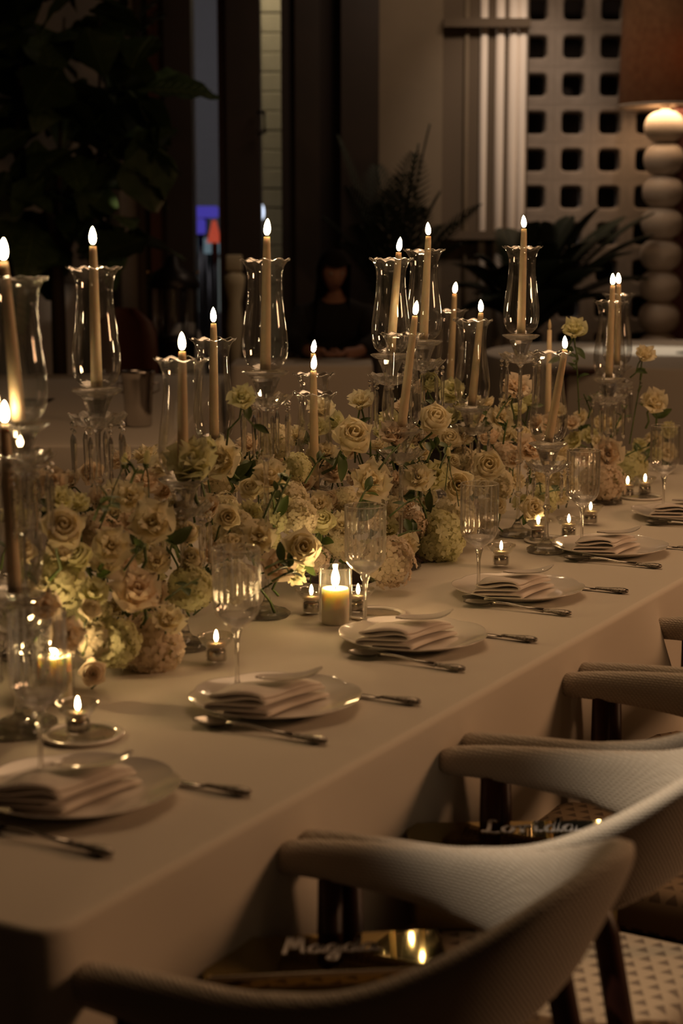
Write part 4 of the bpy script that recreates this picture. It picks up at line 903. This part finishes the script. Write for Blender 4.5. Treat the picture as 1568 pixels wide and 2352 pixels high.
palm('cycad', 'dark spiky cycad standing behind the round table', 1215, 11.75, .85, [(1500,490,0),(1430,500,.3),(1370,480,-.2),(1305,500,.2),(1240,515,-.2),(1160,530,.2),(1095,590,0),(1050,610,-.3),(1040,660,.2),(1450,580,-.4),(1380,620,-.6),(1290,600,-.6),(1190,640,-.6),(1110,690,-.5),(1490,640,.1),(1060,720,.1),(1345,560,-.2),(1240,560,-.4),(1140,620,-.2),(1420,690,-.3),(1330,680,-.5),(1500,540,-.3),(1400,540,0),(1200,500,0)], 30, .22, .019, .12)
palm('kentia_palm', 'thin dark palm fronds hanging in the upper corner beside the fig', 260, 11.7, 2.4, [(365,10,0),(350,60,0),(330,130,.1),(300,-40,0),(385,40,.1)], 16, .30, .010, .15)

# ---------------- woman in black at the small table ----------------
pd = 10.0
def body(name, joints, edges, rad, m, parent, sub=2):
    me = bpy.data.meshes.new(name); me.from_pydata(joints, edges, []); me.materials.append(M[m]); o = link(name, me, parent)
    sk = o.modifiers.new('skin', 'SKIN'); sk.use_smooth_shade = True
    for v, r in zip(me.skin_vertices[0].data, rad): v.radius = r if isinstance(r, tuple) else (r, r)
    me.skin_vertices[0].data[0].use_root = True; o.modifiers.new('sub', 'SUBSURF').levels = sub; o.modifiers['sub'].render_levels = sub; return o
per = thing('person', 'person in black with long dark hair, seated with hands together on the table', 'person', room(X(768, pd), pd, 0), YAW)
J = [(0,.12,.66),(0,.12,.82),(0,.07,1.00),(0,.00,1.12),(0,-.05,1.19),(0,-.09,1.27),
     (.17,-.01,1.09),(.25,-.12,.95),(.13,-.36,.905),(-.17,-.01,1.09),(-.25,-.12,.95),(-.13,-.36,.905),
     (.09,-.04,.66),(.11,-.30,.64),(.11,-.28,.24),(.11,-.40,.20),(-.09,-.04,.66),(-.11,-.30,.64),(-.11,-.28,.24),(-.11,-.40,.20),(.05,-.44,.905),(-.05,-.44,.905)]
E = [(0,1),(1,2),(2,3),(3,4),(4,5),(3,6),(6,7),(7,8),(8,20),(3,9),(9,10),(10,11),(11,21),(0,12),(12,13),(13,14),(14,15),(0,16),(16,17),(17,18),(18,19)]
RR = [(.16,.12),(.13,.10),(.16,.11),(.14,.09),.05,.05,.07,.048,.032,.07,.048,.032,.09,.065,.04,.035,.09,.065,.04,.035,(.035,.018),(.035,.018)]
bd = body('body', J, E, RR, 'skin', per)
hd = MB()
rows = []
for i in range(15):
    v = i/14; a = PI*v; row = []
    for j in range(24):
        b_ = 2*PI*j/24; x = .076*math.sin(a)*math.cos(b_); y = .095*math.sin(a)*math.sin(b_); z = -.118*math.cos(a)
        if z < 0: x *= 1+.28*z/.118; y *= 1+.12*z/.118
        if y < 0:
            fc = -y/.095; gx = math.exp(-(x/.016)**2); y -= .024*fc*gx*math.exp(-((z+.022)/.026)**2); y += .010*fc*(math.exp(-((abs(x)-.032)/.018)**2)*math.exp(-((z-.008)/.014)**2)); y -= .006*fc*math.exp(-(x/.03)**2)*math.exp(-((z+.062)/.010)**2)
        row.append((x, y, z))
    rows.append(row)
head = hd.grid(rows, True).obj('head', 'skin', per, True, (-.005, -.13, 1.355), (R(14), 0, R(12)))
for sx in (-1, 1):
    MB().lathe([(.0005, -.011), (.008, -.007), (.011, 0), (.008, .007), (.0005, .011)], 12).obj('eye', 'eye', head, True, (sx*.031, -.079, .008))
    MB().lathe([(.001, -.03), (.012, -.02), (.016, .01), (.010, .028), (.001, .032)], 10).obj('ear', 'skin', head, True, (sx*.075, .005, -.005)).scale = (.5, 1, 1)
MB().tube([(-.024, -.088, -.066), (0, -.099, -.063), (.024, -.088, -.066)], [.002, .006, .002], 6).obj('mouth', 'leather', head)
hm_ = MB(); rows = []
for i in range(18):      # hair cap and long fall
    v = i/17; row = []
    for j in range(28):
        b_ = 2*PI*j/28; a = min(PI*.62, PI*v*1.05); r = 1.16
        x = .084*r*math.sin(a)*math.cos(b_); y = .103*r*math.sin(a)*math.sin(b_)+.006; z = .128*math.cos(a)
        fall = max(0, v-.58)/.42; z -= fall*.36; x *= 1+.25*fall; y += .02*fall
        if math.sin(b_) < -.45: z = max(z, .045+.02*abs(math.cos(b_))); y = min(y, -.07) if v > .3 else y
        x += .003*math.sin(9*b_+v*4); row.append((x, y, z))
    rows.append(row)
hm_.grid(rows, True).obj('hair', 'hair', head)
JK = [(0,.12,.68),(0,.12,.84),(0,.07,1.00),(0,.00,1.11),(0,-.045,1.19),(.175,-.01,1.085),(.255,-.12,.955),(.15,-.33,.915),(-.175,-.01,1.085),(-.255,-.12,.955),(-.15,-.33,.915)]
body('jacket', JK, [(0,1),(1,2),(2,3),(3,4),(3,5),(5,6),(6,7),(3,8),(8,9),(9,10)], [(.185,.15),(.16,.13),(.19,.135),(.165,.105),.062,.095,.070,.048,.095,.070,.048], 'black_fabric', per)
body('trousers', [(0,.12,.66),(.10,-.04,.66),(.12,-.30,.64),(.12,-.28,.26),(-.10,-.04,.66),(-.12,-.30,.64),(-.12,-.28,.26)], [(0,1),(1,2),(2,3),(0,4),(4,5),(5,6)], [(.17,.13),.10,.078,.055,.10,.078,.055], 'black_fabric', per, 1)
for sx in (-1, 1):
    for k, L in enumerate((.055, .065, .060, .048)):
        x = sx*(.075-.016*k); MB().tube([(x, -.45, .905), (x-sx*.012, -.45-L*.5, .913), (x-sx*.028, -.45-L*.85, .902), (x-sx*.038, -.45-L, .892)], [.009, .008, .0075, .006], 8).obj('finger', 'skin', per)
    MB().tube([(sx*.03, -.425, .91), (sx*.012, -.44, .925), (sx*.004, -.465, .925)], [.010, .009, .007], 8).obj('thumb', 'skin', per)
side_chair('dark chair the person in black is sitting on', 768, pd+.10, 1.0, 0, 'leather', .42, .60)
